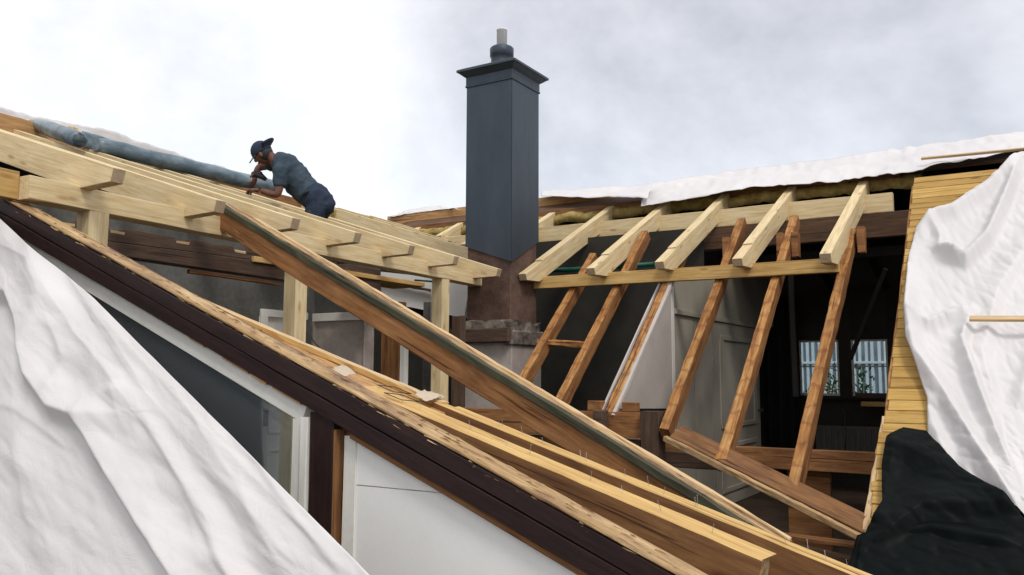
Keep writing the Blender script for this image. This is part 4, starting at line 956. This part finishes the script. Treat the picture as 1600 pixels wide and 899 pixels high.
def suit(name, parts, mat, vox=.014):
    """cloth shell: overlapping elliptical tubes fused into one skin"""
    bm = bmesh.new(); o0 = parts[0][0][0]
    for pts in parts:
        rings = []
        for i, (p, ru, rv) in enumerate(pts):
            dd_ = (pts[min(i + 1, len(pts) - 1)][0] - pts[max(i - 1, 0)][0]).normalized()
            u = (fwd - dd_ * fwd.dot(dd_)).normalized(); v = dd_.cross(u)
            rings.append([bm.verts.new(p - o0 + u * math.cos(2 * math.pi * k / 16) * rv + v * math.sin(2 * math.pi * k / 16) * ru) for k in range(16)])
        for a, b in zip(rings, rings[1:]):
            for k in range(16): bm.faces.new((a[k], a[(k + 1) % 16], b[(k + 1) % 16], b[k]))
        bm.faces.new(rings[0][::-1]); bm.faces.new(rings[-1])
    o = link(name, bm_mesh(bm), Matrix.Translation(o0), pr, [mat])
    r = o.modifiers.new('fuse', 'REMESH'); r.mode = 'VOXEL'; r.voxel_size = vox; r.use_smooth_shade = True
    sm_ = o.modifiers.new('soft', 'SMOOTH'); sm_.iterations = 5; sm_.factor = .6
    tx = bpy.data.textures.new('creases', 'CLOUDS'); tx.noise_scale = .07
    dm = o.modifiers.new('creases', 'DISPLACE'); dm.texture = tx; dm.strength = .034; dm.mid_level = .5
    return o
suit('shirt', [[(D(430, 246), .05, .07), (D(435, 248), .085, .12), (D(443, 256), .135, .185), (D(452, 268), .155, .195), (D(462, 280), .152, .18), (D(474, 294), .145, .165), (D(484, 303), .145, .165)],
               [(D(440, 258, -.08), .08, .08), (shN + rgt * .0, .088, .08), (D(437, 292, -.2), .062, .062)],
               [(D(436, 252, .08), .08, .08), (shF, .08, .075), (D(417, 259, .2), .058, .058)]], 'shirt')
suit('trousers', [[(D(478, 297), .13, .15), (D(488, 305), .148, .172), (D(500, 317), .152, .18), (D(506, 326), .13, .17), (D(507, 333), .09, .12)],
                  [(D(500, 318, -.08), .10, .10), (D(492, 335, -.1), .10, .095), (knN, .075, .075), (D(511, 392, -.14), .06, .06)],
                  [(D(504, 316, .08), .10, .10), (D(500, 335, .1), .10, .095), (knF, .075, .075), (D(520, 388, .12), .06, .06)]], 'jeans')
tube('belt', [D(474, 306, -.17), D(479, 300, -.19), D(486, 294, -.12)], .012, 'tool', pr, 6)
# head details: cap, nose, ears, hair
hc = D(410, 240, -.01)
axu = (D(402, 226) - D(413, 243)).normalized()          # crown direction
axf = (D(397, 252) - hc).normalized(); axf = (axf - axu * axf.dot(axu)).normalized(); axs = axu.cross(axf)
HM = Matrix((axf, axs, axu)).transposed().to_4x4(); HM.translation = hc
def ell(name, c, r, mat, parent, cut=None, seg=16):
    bm = bmesh.new(); bmesh.ops.create_uvsphere(bm, u_segments=seg, v_segments=seg // 2 + 2, radius=1)
    for v in bm.verts: v.co = V((v.co.x * r[0] + c[0], v.co.y * r[1] + c[1], v.co.z * r[2] + c[2]))
    if cut is not None:
        bmesh.ops.bisect_plane(bm, geom=bm.verts[:] + bm.edges[:] + bm.faces[:], plane_co=(0, 0, cut), plane_no=(0, 0, 1), clear_inner=True)
    for f in bm.faces: f.smooth = True
    return link(name, bm_mesh(bm), HM, parent, [mat])
ell('head', (0, 0, 0), (.098, .078, .115), 'skin', pr)
cp = ell('cap', (-.002, 0, .018), (.112, .092, .118), 'cap', pr, 0.0)
cp.modifiers.new('t', 'SOLIDIFY').thickness = .006
bm = bmesh.new(); g = []
for i in range(9):
    a_ = math.radians(-62 + 124 * i / 8)
    row = []
    for j in range(5):
        rr = .098 + .085 * j / 4 * (math.cos(a_ * .9) ** .6)
        row.append(bm.verts.new((-rr * math.cos(a_), rr * math.sin(a_) * .85, .02 + .012 * j - .02 * (1 - math.cos(a_)))))
    g.append(row)
for i in range(8):
    for j in range(4): f = bm.faces.new((g[i][j], g[i + 1][j], g[i + 1][j + 1], g[i][j + 1])); f.smooth = True
o = link('peak', bm_mesh(bm), HM, cp, ['cap']); o.modifiers.new('t', 'SOLIDIFY').thickness = .006
hr = ell('hair', (-.014, 0, -.01), (.095, .083, .10), 'tool', pr, None)
ell('nose', (.098, 0, -.02), (.018, .012, .022), 'skin', pr); ell('mouth', (.088, 0, -.062), (.012, .022, .006), 'brick', pr)
for s_ in (-1, 1):
    ell('ear', (0, .082 * s_, -.02), (.02, .010, .03), 'skin', pr); ell('eye', (.086, .03 * s_, .005), (.012, .014, .008), 'tool', pr)
tube('strap', [D(399, 243, -.1), D(394, 249, -.1), D(390, 255, -.09)], .006, 'cap', pr, 6)
# hands with separate fingers
def hand(name, wr_, tip, spread, curl, parent):
    X = (V(tip) - V(wr_)); ln = X.length; X.normalize(); Sx = (V(spread) - X * V(spread).dot(X)).normalized(); Cx = V(curl) - X * V(curl).dot(X) - Sx * V(curl).dot(Sx); Cx.normalize()
    vs = [(V(wr_), .026), (V(wr_) + X * .05, (.036, .018))]; es = [(0, 1)]
    for k, (off, L0) in enumerate(((-.033, .062), (-.011, .074), (.011, .07), (.033, .055))):
        b0_ = V(wr_) + X * .09 + Sx * off; i0 = len(vs)
        vs += [(b0_, .0115), (b0_ + X * L0 * .45 + Cx * .012, .010), (b0_ + X * L0 * .7 + Cx * .036, .0095), (b0_ + X * L0 * .62 + Cx * .055, .0085)]
        es += [(1, i0), (i0, i0 + 1), (i0 + 1, i0 + 2), (i0 + 2, i0 + 3)]
    i0 = len(vs); t0 = V(wr_) + X * .03 - Sx * .035
    vs += [(t0, .014), (t0 + X * .03 - Sx * .022 + Cx * .012, .012), (t0 + X * .055 - Sx * .018 + Cx * .034, .010)]; es += [(0, i0), (i0, i0 + 1), (i0 + 1, i0 + 2)]
    return skin(name, vs, es, 'skin', parent, 1)
hand('hand', wrN, D(396, 297, -.12), fwd, V((0, 0, -1)), pr)
hand('hand', wrF, D(398, 282, .06), fwd, -rgt, pr)
bt = skin('boot', [(anN + V((0, 0, -.02)), .05), (anN + V((-.02, 0, -.09)), .048), (anN + V((-.14, -.06, -.11)), .042)], [(0, 1), (1, 2)], 'tool', pr, 1)
bt = skin('boot', [(anF + V((0, 0, -.02)), .05), (anF + V((-.02, 0, -.09)), .048), (anF + V((-.14, -.06, -.11)), .042)], [(0, 1), (1, 2)], 'tool', pr, 1)
# the plank the worker stands on, inside the roof
sp = D(516, 416); fp = beam('plank', (sp.x, sp.y - 1.2, min(anN.z, anF.z) - .155), (sp.x, sp.y + 1.3, min(anN.z, anF.z) - .155), .45, .05, 'yellow', None); props(fp, 'plank inside the roof that the worker stands on', 'plank')
# nail gun
ng = thing('nail_gun', 'small black power tool gripped in the hand of the worker', 'tool', D(400, 275, .03))
tube('body', [D(393, 271, .06), D(400, 273, .06), D(409, 276, .06), D(416, 281, .06)], [.014, .03, .032, .020], 'tool', ng, 10)
tube('grip', [D(399, 268, .06), D(396, 283, .06)], .018, 'tool', ng, 8)
tube('nozzle', [D(394, 275, .06), D(394, 289, .06)], .008, 'steel', ng, 8)
tube('magazine', [D(404, 275, .06), D(409, 269, .06)], .014, 'tool', ng, 8)
print('objects', len(bpy.data.objects), 'polys', sum(len(o.data.polygons) for o in bpy.data.objects if o.type == 'MESH'))
